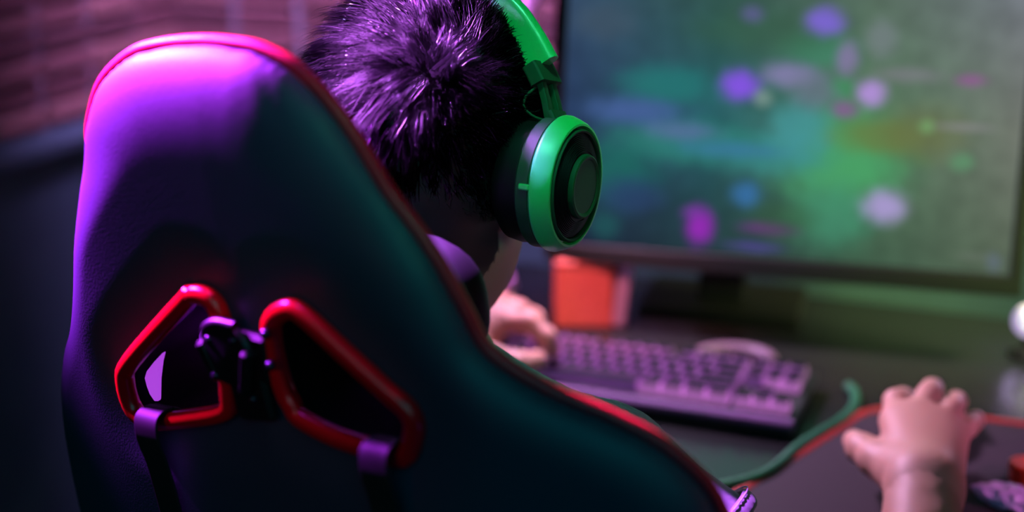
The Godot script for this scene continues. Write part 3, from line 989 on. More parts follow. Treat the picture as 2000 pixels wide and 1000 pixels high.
func build_chair() -> void:
	var leather := mat("navy_leather", Color(0.165, 0.185, 0.265), 0.53)
	grain(leather, noise_tex(0.11, 31, true, 3, 256, null, 3.0), 14.0, 0.16)
	leather.metallic_specular = 0.6
	var black := mat("chair_black", Color(0.03, 0.03, 0.035), 0.42)
	var red := mat("red_plastic", Color(0.86, 0.03, 0.07), 0.27)
	var piping := mat("red_piping", Color(0.9, 0.07, 0.16), 0.42)
	var steel := mat("dark_screw", Color(0.2, 0.2, 0.24), 0.25, 0.8)
	var rt := [Vector2(0.0208, 0.2001), Vector2(0.0413, 0.196), Vector2(0.064, 0.1854), Vector2(0.0843, 0.1667), Vector2(0.1031, 0.1419), Vector2(0.1217, 0.1172), Vector2(0.1402, 0.0928), Vector2(0.1547, 0.0682), Vector2(0.1665, 0.0404), Vector2(0.177, 0.0145), Vector2(0.1965, -0.0026), Vector2(0.2195, -0.0164), Vector2(0.248, -0.030), Vector2(0.2768, -0.0482), Vector2(0.301, -0.0772), Vector2(0.309, -0.115), Vector2(0.307, -0.17), Vector2(0.296, -0.25), Vector2(0.275, -0.34), Vector2(0.24, -0.43), Vector2(0.22, -0.49)]
	var lf := [Vector2(-0.22, -0.49), Vector2(-0.235, -0.43), Vector2(-0.262, -0.34), Vector2(-0.278, -0.25), Vector2(-0.278, -0.17), Vector2(-0.272, -0.11), Vector2(-0.258, -0.065), Vector2(-0.236, -0.03), Vector2(-0.214, -0.006), Vector2(-0.197, 0.02), Vector2(-0.182, 0.05), Vector2(-0.162, 0.096), Vector2(-0.1455, 0.13), Vector2(-0.1328, 0.1513), Vector2(-0.1117, 0.1763), Vector2(-0.0783, 0.1943), Vector2(-0.0474, 0.2006), Vector2(-0.0098, 0.2023)]
	var loop := []
	for p in rt + lf: loop.append(Vector3(p.x, p.y, 0))
	outline = flat2(catmull(loop, 4, true))
	var b1 := [Vector2(-0.0354, 0.0398), Vector2(-0.0204, 0.039), Vector2(-0.0132, 0.0275), Vector2(-0.0152, 0.0017), Vector2(-0.0196, -0.03), Vector2(-0.0259, -0.0429), Vector2(-0.0609, -0.0531), Vector2(-0.1044, -0.0621), Vector2(-0.1228, -0.0563), Vector2(-0.1258, -0.0345), Vector2(-0.1129, -0.0165), Vector2(-0.0435, 0.0348)]
	var b2 := [Vector2(0.0325, 0.027), Vector2(0.0493, 0.0373), Vector2(0.0625, 0.033), Vector2(0.0927, 0.009), Vector2(0.1171, -0.0105), Vector2(0.1318, -0.0227), Vector2(0.1327, -0.0369), Vector2(0.1217, -0.0549), Vector2(0.0995, -0.0521), Vector2(0.0706, -0.048), Vector2(0.0423, -0.0385), Vector2(0.036, -0.0293), Vector2(0.032, -0.0197), Vector2(0.0294, 0.0049)]
	for b in [b1, b2]:
		var l3 := []
		for p in b: l3.append(Vector3(p.x, p.y, 0))
		holes.append(flat2(catmull(l3, 4, true)))
	# backrest: a cushion with two openings, meshed on a 4 mm grid
	var h := 0.004
	var x0 := -0.30
	var y0 := -0.50
	var nx := 156
	var ny := 178
	var st := PackedInt32Array()
	var pos := PackedVector2Array()
	var dd := PackedFloat32Array()
	var dhh := PackedFloat32Array()
	st.resize(nx * ny)
	pos.resize(nx * ny)
	dd.resize(nx * ny)
	dhh.resize(nx * ny)
	for j in ny:
		for i in nx:
			var k := j * nx + i
			var p := Vector2(x0 + i * h, y0 + j * h)
			var inside := Geometry2D.is_point_in_polygon(p, outline)
			var e := near_poly(p, outline)
			pos[k] = p
			st[k] = 1 if inside else 0
			if not inside and e.z < 0.008:
				pos[k] = Vector2(e.x, e.y)
				e.z = 0.0
			dd[k] = e.z
			dhh[k] = 1.0
			if inside and p.y > -0.13 and p.y < 0.1 and absf(p.x) < 0.2:
				for hp in holes:
					var q := near_poly(p, hp)
					if Geometry2D.is_point_in_polygon(p, hp):
						st[k] = 0
						dhh[k] = 0.0
						if q.z < 0.008:
							pos[k] = Vector2(q.x, q.y)
							dd[k] = near_poly(pos[k], outline).z
					dhh[k] = minf(dhh[k], q.z)
	var bv := PackedVector3Array()
	var fv := PackedVector3Array()
	var bi := PackedInt32Array()
	var fi := PackedInt32Array()
	var map := PackedInt32Array()
	map.resize(nx * ny)
	map.fill(-1)
	for j in ny - 1:
		for i in nx - 1:
			var q := [j * nx + i, j * nx + i + 1, (j + 1) * nx + i + 1, (j + 1) * nx + i]
			var any := false
			var far := false
			for k in q:
				any = any or st[k] == 1
				var g := Vector2(x0 + (k % nx) * h, y0 + (k / nx) * h)
				if st[k] == 0 and pos[k] == g: far = true
			if not any or far: continue
			var id := []
			for k in q:
				if map[k] < 0:
					map[k] = bv.size()
					bv.append(Vector3(pos[k].x, pos[k].y, back_w(pos[k], dd[k], dhh[k])))
					fv.append(Vector3(pos[k].x, pos[k].y, front_w(pos[k], dd[k], dhh[k])))
				id.append(map[k])
			bi.append_array(PackedInt32Array([id[0], id[2], id[1], id[0], id[3], id[2]]))
			fi.append_array(PackedInt32Array([id[0], id[1], id[2], id[0], id[2], id[3]]))
	var hv := PackedVector3Array()
	var hi := PackedInt32Array()
	for hp in holes:
		var base := hv.size()
		var n := hp.size()
		for p in hp:
			var d := near_poly(p, outline).z
			hv.append(Vector3(p.x, p.y, back_w(p, d, 0.0)))
			hv.append(Vector3(p.x, p.y, front_w(p, d, 0.0)))
		var c := Vector2.ZERO
		for p in hp: c += p / n
		for k in n:
			var a := base + k * 2
			var b := base + ((k + 1) % n) * 2
			var nn := (hv[b] - hv[a]).cross(hv[a + 1] - hv[a])
			var inward := Vector3(c.x, c.y, 0) - Vector3(hv[a].x, hv[a].y, 0)
			if nn.dot(inward) > 0: hi.append_array(PackedInt32Array([a, a + 1, b, b, a + 1, b + 1]))
			else: hi.append_array(PackedInt32Array([a, b, a + 1, b, b + 1, a + 1]))
	var base_at := Vector3(-0.03, 0, -1.09)
	var o := thing("gaming_chair", "dark navy leather gaming chair with red piping seen from behind", "chair", Transform3D(Basis(), base_at))
	var X := Transform3D(CB, CHAIR_P - base_at)
	var bm := mk([bv, bi], 180.0)
	mk([fv, fi], 180.0, PackedColorArray(), bm)
	mk([hv, hi], 60.0, PackedColorArray(), bm)
	var opening_dark := mat("opening_shade_black", Color(0.015, 0.015, 0.02), 0.9, 0.0, 0.2)  # opening walls coloured near black so the recess stays in shade
	for k in 3: bm.surface_set_material(k, opening_dark if k == 2 else leather)
	var back := put(o, "backrest", bm, null, X)
	var pp := PackedVector3Array()
	for p in outline: pp.append(Vector3(p.x, p.y, edge_w(p) + 0.002))
	var pipe := put(back, "piping", mk(sweep(pp, ring(0.0047, 12), true, Vector3(0, 0, 1)), 180.0), piping)
	pipe.set_meta("label", "red piping along the edge of the chair back")
	for hp in holes:
		var bp := PackedVector3Array()
		for p in hp: bp.append(Vector3(p.x, p.y, back_w(p, 0.2, 0.0) + 0.004))
		var fr := put(back, "strap_frame", mk(sweep(bp, rrect(0.0135, 0.013, 0.006, 5), true, Vector3(0, 0, 1)), 180.0), red)
		fr.set_meta("label", "glossy red triangular frame of a strap opening")
	# the black bracket between the two openings, with its screws
	var br := put(back, "bracket", mk(join([
		moved(lathe([Vector2(0, 0), Vector2(0.0215, 0), Vector2(0.0225, 0.002), Vector2(0.0205, 0.0055), Vector2(0, 0.007)], 40, Vector3(0, 0, 1)), Transform3D(Basis(), Vector3(-0.003, 0.004, 0.006))),
		moved(box(Vector3(0.056, 0.034, 0.009), 0.003), Transform3D(Basis(Vector3(0, 0, 1), -0.08), Vector3(0.002, 0.004, 0.004))),
		moved(box(Vector3(0.034, 0.05, 0.008), 0.003), Transform3D(Basis(Vector3(0, 0, 1), 0.1), Vector3(0.006, -0.018, 0.004))),
		moved(tube([Vector3(-0.024, 0.012, 0.006), Vector3(-0.02, 0.021, 0.008), Vector3(-0.008, 0.026, 0.009), Vector3(0.008, 0.025, 0.009)], 0.0035, 5, false, 10), Transform3D(Basis(), Vector3.ZERO)),
		moved(box(Vector3(0.012, 0.03, 0.012), 0.003), Transform3D(Basis(Vector3(0, 0, 1), 0.35), Vector3(-0.022, -0.002, 0.006))),
		moved(box(Vector3(0.010, 0.034, 0.012), 0.003), Transform3D(Basis(Vector3(0, 0, 1), -0.3), Vector3(0.012, -0.006, 0.009)))]), 40.0), black)
	for q in [Vector2(405, 665), Vector2(452, 667), Vector2(514, 655), Vector2(418, 735), Vector2(524, 717), Vector2(490, 782)]:
		var w := on_plane(q.x, q.y, CHAIR_P + CB.z * 0.012, CB.z)
		var l := (X.affine_inverse() * (w - base_at))
		put(br, "screw", mk(lathe([Vector2(0, 0), Vector2(0.0036, 0), Vector2(0.0036, 0.001), Vector2(0.003, 0.003), Vector2(0.0015, 0.0038), Vector2(0, 0.004)], 18, Vector3(0, 0, 1)), 60.0), steel, Transform3D(Basis(), l - Vector3(0, 0, 0.003)))
	# glowing crescent added in the left opening, in place of a lit sliver
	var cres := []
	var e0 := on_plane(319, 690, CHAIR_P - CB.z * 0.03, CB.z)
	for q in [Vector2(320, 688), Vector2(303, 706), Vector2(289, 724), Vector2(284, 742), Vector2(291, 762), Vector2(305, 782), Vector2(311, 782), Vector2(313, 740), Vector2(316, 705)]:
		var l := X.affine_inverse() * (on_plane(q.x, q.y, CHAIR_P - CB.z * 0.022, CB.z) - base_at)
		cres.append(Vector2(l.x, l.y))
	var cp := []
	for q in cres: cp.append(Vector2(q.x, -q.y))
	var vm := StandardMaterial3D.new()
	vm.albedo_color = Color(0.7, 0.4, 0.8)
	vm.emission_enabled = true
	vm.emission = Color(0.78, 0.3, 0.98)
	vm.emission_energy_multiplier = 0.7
	var glow_sliver := put(back, "violet_glow_sliver", mk(slab(cp, 0.004, 0.0008)), vm, Transform3D(Basis(Vector3.RIGHT, PI / 2), Vector3(0, 0, -0.024)))
	glow_sliver.set_meta("label", "small violet glow added in place of a lit sliver in the left strap opening")
	# seat, hinge and base, below the frame
	var cf := -Vector3(CB.z.x, 0, CB.z.z).normalized()
	var cr := Vector3(CB.x.x, 0, CB.x.z).normalized()
	var sb := Basis(cr, Vector3.UP, -cf)
	var sc := Vector3(CHAIR_P.x, 0, CHAIR_P.z) + cf * 0.29 - base_at
	put(o, "seat", mk(blob(Vector3(0.5, 0.11, 0.5), 5.0, 56, 20), 180.0), leather, Transform3D(sb, sc + Vector3(0, 0.395, 0)))
	for x in [-0.22, 0.22]:
		put(o, "hinge", mk(box(Vector3(0.04, 0.16, 0.06), 0.008, Vector3(x, 0.41, 0.24))), black, Transform3D(sb, sc))
	put(o, "mechanism", mk(box(Vector3(0.2, 0.05, 0.26), 0.01)), black, Transform3D(sb, sc + Vector3(0, 0.32, 0)))
	put(o, "gas_lift", mk(lathe([Vector2(0, 0.09), Vector2(0.03, 0.09), Vector2(0.03, 0.2), Vector2(0.018, 0.205), Vector2(0.018, 0.31), Vector2(0, 0.31)], 24)), black, Transform3D(Basis(), sc))
	for i in 5:
		var t := TAU * i / 5 + 0.3
		var dr := Vector3(cos(t), 0, sin(t))
		put(o, "base_arm", mk(sweep(PackedVector3Array([Vector3(0, 0.115, 0) + dr * 0.02, Vector3(0, 0.1, 0) + dr * 0.17, Vector3(0, 0.085, 0) + dr * 0.31]), rrect(0.05, 0.03, 0.008), false, Vector3.UP)), black, Transform3D(Basis(), sc))
		put(o, "caster", mk(lathe([Vector2(0, -0.02), Vector2(0.026, -0.02), Vector2(0.03, -0.014), Vector2(0.03, 0.014), Vector2(0.026, 0.02), Vector2(0, 0.02)], 24, Vector3(-dr.z, 0, dr.x))), black, Transform3D(Basis(), sc + dr * 0.3 + Vector3(0, 0.03, 0)))
		put(o, "caster_stem", mk(lathe([Vector2(0, 0.04), Vector2(0.008, 0.04), Vector2(0.008, 0.09), Vector2(0, 0.09)], 12)), black, Transform3D(Basis(), sc + dr * 0.3))
	# neck cushion held by two straps that come out of the openings
	var cu := thing("neck_cushion", "black neck cushion strapped to the chair behind the player's nape", "cushion", Transform3D(CB, CHAIR_P + CB * Vector3(0.003, 0.002, -0.112)))
	var satin := mat("cushion_satin", Color(0.03, 0.03, 0.04), 0.6, 0.0, 0.3)
	put(cu, "pad", mk(blob(Vector3(0.225, 0.105, 0.062), 2.8, 48, 24), 180.0), satin)
	var web := mat("strap_webbing", Color(0.02, 0.023, 0.026), 0.75)
	for s in [[-0.0945, -0.0595, 0.0], [0.110, -0.0535, 0.004]]:
		var a: float = s[0]
		var b: float = s[1]
		var w := 0.0
		var zb := back_w(Vector2(a, b), 0.2, 0.0)
		var path := [Vector3(a, b - 0.012, zb - 0.012), Vector3(a, b + 0.004, zb - 0.006), Vector3(a, b + 0.0095, zb + 0.006), Vector3(a, b + 0.007, zb + 0.016), Vector3(a, b - 0.004, zb + 0.019), Vector3(a, b - 0.014, zb + 0.0185), Vector3(a, b - 0.035, zb + 0.015), Vector3(a, b - 0.08, 0.008), Vector3(a, b - 0.15, 0.007), Vector3(a, b - 0.26, 0.006), Vector3(a, b - 0.36, 0.006)]
		var sp := catmull(path, 6)
		for i in sp.size(): sp[i] = sp[i] - Vector3(0.003, 0.002, -0.112)
		put(cu, "strap", mk(sweep(sp, rrect(0.0225, 0.0024, 0.001, 2), false, Vector3(0, 0.35, 1))), web)

# ------------------------------------------------------------------ the player
var HB: Basis
var EAR: Vector3
const PB := Vector3(-0.07, 0, -1.03)

func head_frame() -> void:
	var psi := deg_to_rad(28.0)
	var bow := deg_to_rad(14.0)
	var rh := Vector3(cos(psi), 0, sin(psi))
	var fh := Vector3(sin(psi) * cos(bow), -sin(bow), -cos(psi) * cos(bow))
	HB = Basis(rh, rh.cross(fh).normalized(), -fh)
	EAR = at(1143, 365, 1.045) - rh * 0.1305

func hand(fd: Field, joints: Array, radii: Array, k := 0.006) -> void:
	for i in joints.size() - 1:
		fd.cap(joints[i], joints[i + 1], radii[i], radii[i + 1], k)

func build_person() -> void:
	head_frame()
	var skin := mat("skin", Color.WHITE, 0.55)
	skin.vertex_color_use_as_albedo = true
	skin.subsurf_scatter_enabled = true
	skin.subsurf_scatter_strength = 0.08
	var P := func(x: float, y: float, z: float) -> Vector3: return EAR + HB * Vector3(x, y, z)
	var nb := Vector3(-0.095, 0.895, -1.035)
	var shR := Vector3(0.07, 0.826, -0.962)
	var shL := Vector3(-0.265, 0.84, -1.10)
	var elR := Vector3(0.295, 0.635, -0.86)
	var elL := Vector3(-0.255, 0.60, -1.245)
	var wrR := on_y(1800, 945, 0.755)
	var wrL := on_y(893, 690, 0.745)
	var pelvis := Vector3(-0.07, 0.52, -1.03)
	var chest := Vector3(-0.088, 0.76, -1.05)
	var belly := Vector3(-0.08, 0.63, -1.045)
	# head
	var hd := Field.new(EAR - Vector3(0.15, 0.2, 0.15), EAR + Vector3(0.15, 0.17, 0.15), 0.004)
	hd.ell(P.call(-0.002, 0.034, 0.006), HB, Vector3(0.080, 0.096, 0.104), 0.02)
	hd.ell(P.call(0, -0.03, -0.042), HB, Vector3(0.06, 0.08, 0.055), 0.03)
	hd.cap(P.call(0.045, -0.055, -0.01), P.call(0.012, -0.1, -0.075), 0.018, 0.016, 0.03)
	hd.cap(P.call(-0.045, -0.055, -0.01), P.call(-0.012, -0.1, -0.075), 0.018, 0.016, 0.03)
	hd.cap(P.call(0, -0.02, 0.04), nb, 0.053, 0.058, 0.03)
	hd.ell(P.call(0.031, 0.004, -0.098), HB, Vector3(0.017, 0.011, 0.013), 0.01, true)
	hd.ell(P.call(-0.031, 0.004, -0.098), HB, Vector3(0.017, 0.011, 0.013), 0.01, true)
	hd.cap(P.call(0, 0.008, -0.096), P.call(0, -0.03, -0.112), 0.008, 0.012, 0.01)
	hd.cap(P.call(0.008, -0.034, -0.102), P.call(-0.008, -0.034, -0.102), 0.009, 0.009, 0.008)
	hd.cap(P.call(0.016, -0.063, -0.092), P.call(-0.016, -0.063, -0.092), 0.006, 0.006, 0.008)
	hd.cap(P.call(0.014, -0.073, -0.091), P.call(-0.014, -0.073, -0.091), 0.007, 0.007, 0.006)
	hd.cap(P.call(0.045, 0.022, -0.08), P.call(-0.045, 0.022, -0.08), 0.012, 0.012, 0.015)
	for s in [-1.0, 1.0]:
		hd.ell(P.call(0.078 * s, -0.005, 0.01), HB * Basis(Vector3.UP, 0.4 * s), Vector3(0.008, 0.03, 0.018), 0.006)
	var head := hd.nets()
	# torso and arms
	var bd := Field.new(Vector3(-0.42, 0.42, -1.5), Vector3(0.46, 0.98, -0.78), 0.0095)
	bd.cap(P.call(0, -0.06, 0.045), nb, 0.052, 0.056, 0.03)
	bd.cap(nb, chest, 0.06, 0.105, 0.05)
	bd.cap(chest, belly, 0.11, 0.105, 0.05)
	bd.cap(belly, pelvis, 0.105, 0.115, 0.05)
	bd.cap(nb + Vector3(0, -0.02, 0), shR, 0.042, 0.036, 0.05)
	bd.cap(nb + Vector3(0, -0.02, 0), shL, 0.042, 0.036, 0.05)
	for a in [[shR, elR, wrR], [shL, elL, wrL]]:
		bd.cap(a[0], a[1], 0.038, 0.037, 0.02)
		var mid: Vector3 = a[1].lerp(a[2], 0.3)
		bd.cap(a[1], mid, 0.038, 0.046, 0.012)
		bd.cap(mid, a[2], 0.046, 0.030, 0.02)
	var body := bd.nets()
	# right hand over the mouse; joints as pixel, pixel, height
	var J := func(q: Array) -> Array:
		var o := []
		for k in q: o.append(on_y(k[0], k[1], k[2]))
		return o
	var hr := Field.new(wrR - Vector3(0.11, 0.05, 0.17), wrR + Vector3(0.13, 0.08, 0.05), 0.003)
	var wr2 := wrR + (elR - wrR).normalized() * 0.03
	var mcp: Array = J.call([[1748, 822, 0.766], [1790, 812, 0.771], [1835, 826, 0.767], [1868, 852, 0.757]])
	hr.cap(wr2, wrR, 0.031, 0.028, 0.02)
	for i in 4:
		hr.cap(wrR + (mcp[i] - mcp[1]) * 0.35, mcp[i], 0.019, [0.0145, 0.0145, 0.0135, 0.012][i], 0.018)
	var base_r := [0.0112, 0.0112, 0.0104, 0.0092]
	for c in [[0, [[1750, 784, 0.772], [1772, 772, 0.757], [1782, 770, 0.742]]], [1, [[1814, 772, 0.778], [1823, 752, 0.770], [1827, 740, 0.755]]], [2, [[1858, 800, 0.771], [1868, 784, 0.760], [1873, 776, 0.745]]], [3, [[1890, 834, 0.757], [1903, 822, 0.747], [1908, 816, 0.737]]]]:
		var ch: Array = [mcp[c[0]]] + J.call(c[1])
		var r: float = base_r[c[0]]
		hand(hr, ch, [r * 1.08, r, r * 0.9, r * 0.82], 0.005)
	hand(hr, J.call([[1752, 922, 0.752], [1712, 898, 0.75], [1683, 876, 0.748], [1668, 861, 0.744]]), [0.02, 0.0145, 0.0125, 0.0105], 0.010)
	var handR := hr.nets()
	# left hand arched over the left end of the keyboard
	var hl := Field.new(wrL - Vector3(0.06, 0.05, 0.16), wrL + Vector3(0.17, 0.08, 0.06), 0.003)
	hl.cap(wrL + (elL - wrL).normalized() * 0.03, wrL, 0.0285, 0.026, 0.02)
	var mcl: Array = J.call([[978, 628, 0.772], [962, 612, 0.777], [944, 602, 0.775], [925, 600, 0.768]])
	for i in 4:
		hl.cap(wrL + (mcl[i] - mcl[1]) * 0.35, mcl[i], 0.019, [0.0145, 0.0145, 0.0135, 0.012][i], 0.018)
	for c in [[0, [[1032, 628, 0.776], [1068, 658, 0.762], [1078, 684, 0.744]]], [1, [[1012, 606, 0.778], [1045, 622, 0.765], [1056, 645, 0.746]]], [2, [[985, 592, 0.775], [1012, 602, 0.762], [1022, 620, 0.744]]], [3, [[955, 588, 0.768], [978, 592, 0.758], [988, 606, 0.744]]]]:
		var ch: Array = [mcl[c[0]]] + J.call(c[1])
		var r: float = base_r[c[0]]
		hand(hl, ch, [r * 1.08, r, r * 0.9, r * 0.82], 0.005)
	hand(hl, J.call([[930, 692, 0.752], [965, 704, 0.752], [1012, 712, 0.749], [1050, 703, 0.745]]), [0.02, 0.0145, 0.0125, 0.0105], 0.010)
	var handL := hl.nets()
	var all := join([head, body, handR, handL])
	var cols := PackedColorArray()
	var hairc := Color(0.010, 0.009, 0.011)
	var skinc := Color(0.50, 0.26, 0.19)
	for p: Vector3 in all[0]:
		var q := HB.transposed() * (p - EAR)
		var hair_and_shade := smoothstep(-0.11, -0.065, q.y) if q.z > 0.0 else smoothstep(0.0, 0.02, q.y)  # hair tone runs low on the nape, also darkening the neck as shade
		hair_and_shade *= 1.0 - smoothstep(0.0, 0.012, -q.z - 0.062 - maxf(0.0, (q.y - 0.095) * 2.5))
		hair_and_shade *= 1.0 if p.distance_to(EAR) < 0.17 else 0.0
		cols.append(skinc.lerp(hairc, clampf(hair_and_shade, 0, 1)))
	var o := thing("person", "person in a dark t-shirt and green headset gaming with hand on mouse", "person", Transform3D(Basis(), PB))
	var to := Transform3D(Basis(), -PB)
	put(o, "body", mk(moved(all, to), 180.0, cols), skin)
	for s in [-1.0, 1.0]:
		put(o, "eye", mk(blob(Vector3.ONE * 0.023, 2.0, 20, 12), 180.0), mat("eye_white", Color(0.85, 0.85, 0.83), 0.2), Transform3D(HB, P.call(0.031 * s, 0.003, -0.082) - PB))
	# t-shirt
	var ts := Field.new(Vector3(-0.45, 0.42, -1.35), Vector3(0.4, 0.97, -0.75), 0.008)
	ts.cap(nb + Vector3(0, -0.045, 0), chest, 0.075, 0.122, 0.05)
	ts.cap(chest, belly, 0.125, 0.122, 0.05)
	ts.cap(belly, pelvis + Vector3(0, -0.02, 0), 0.122, 0.128, 0.05)
	ts.cap(chest + R * 0.07, belly + R * 0.05, 0.10, 0.1, 0.05)
	ts.cap(chest - R * 0.07, belly - R * 0.05, 0.10, 0.1, 0.05)
	var hems := []
	for a in [[shR, elR], [shL, elL]]:
		ts.cap(nb + Vector3(0, -0.035, 0), a[0], 0.05, 0.047, 0.05)
		var dir: Vector3 = (a[1] - a[0]).normalized()
		ts.cap(a[0], a[0] + dir * 0.14, 0.047, 0.066, 0.03)
		hems.append([a[0] + dir * 0.088, dir])
	for hm in hems:      # cut the sleeves off square
		for z in ts.nz:
			for y in ts.ny:
				for x in ts.nx:
					var q := ts.o + Vector3(x, y, z) * ts.h
					if q.distance_squared_to(hm[0]) < 0.0144:
						var k := (z * ts.ny + y) * ts.nx + x
						ts.f[k] = maxf(ts.f[k], (q - hm[0]).dot(hm[1]))
	var cloth := speckle(mat("tshirt_cotton", Color.WHITE, 0.85), Color(0.40, 0.37, 0.43), Color(0.48, 0.45, 0.51), 0.2, 14.0)
	grain(cloth, noise_tex(0.02, 41, true, 4, 256, null, 5.0), 6.0, 0.7)
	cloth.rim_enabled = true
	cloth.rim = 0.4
	var shirt: Array = ts.nets()
	var sv: PackedVector3Array = shirt[0]
	var fn := FastNoiseLite.new()
	fn.seed = 12
	fn.frequency = 14.0
	for i in sv.size():
		sv[i] = sv[i] + (sv[i] - chest).normalized() * 0.004 * fn.get_noise_3dv(sv[i])
	put(o, "tshirt", mk(moved([sv, shirt[1]], to), 180.0), cloth)
	for hm in hems:
		var d: Vector3 = hm[1]
		var s := d.cross(Vector3.UP).normalized()
		var u := s.cross(d).normalized()
		var c: Vector3 = hm[0]
		var pts := PackedVector3Array()
		for i in 40:
			var t := TAU * i / 40
			pts.append(c - d * 0.002 + (s * cos(t) + u * sin(t)) * (0.0635 + 0.0015 * sin(5 * t)) - PB)
		put(o, "sleeve_hem", mk(sweep(pts, ring(0.0026, 8, 0.007), true, d), 180.0), cloth)
		var cv := PackedVector3Array()
		for i in 160:
			var t := TAU * i / 160
			cv.append(c - d * 0.0075 + (s * cos(t) + u * sin(t)) * (0.0662 + 0.0015 * sin(5 * t) + 0.0006 * (i % 2)) - PB)
		put(o, "stitching", mk(sweep(cv, ring(0.0006, 6), true, d), 180.0), mat("pale_thread", Color(0.75, 0.7, 0.78), 0.7))
	# trousers and shoes, below the frame
	var tr := Field.new(Vector3(-0.4, 0.0, -1.62), Vector3(0.4, 0.64, -0.82), 0.014)
	var denim := mat("denim", Color(0.09, 0.1, 0.16), 0.85)
	var shoe := mat("shoe_black", Color(0.05, 0.05, 0.05), 0.6)
	tr.cap(pelvis - R * 0.06, pelvis + R * 0.06, 0.12, 0.12, 0.04)
	for s in [-1.0, 1.0]:
		var hip: Vector3 = pelvis + R * 0.085 * s - Vector3(0, 0.01, 0)
		var knee: Vector3 = hip + F * 0.40 + R * 0.05 * s + Vector3(0, -0.01, 0)
		var ank: Vector3 = Vector3(knee.x, 0.1, knee.z) - F * 0.02
		tr.cap(hip, knee, 0.088, 0.064, 0.03)
		tr.cap(knee, ank, 0.062, 0.05, 0.03)
		var sf := Field.new(ank - Vector3(0.22, 0.11, 0.22), ank + Vector3(0.22, 0.06, 0.22), 0.01)
		sf.cap(ank + Vector3(0, -0.055, 0) - F * 0.03, ank + F * 0.13 + Vector3(0, -0.065, 0), 0.042, 0.035, 0.02)
		sf.cap(ank + Vector3(0, -0.05, 0), ank, 0.045, 0.04, 0.02)
		put(o, "shoe", mk(moved(sf.nets(), to), 180.0), shoe)
	put(o, "trousers", mk(moved(tr.nets(), to), 180.0), denim)
	build_hair(o)

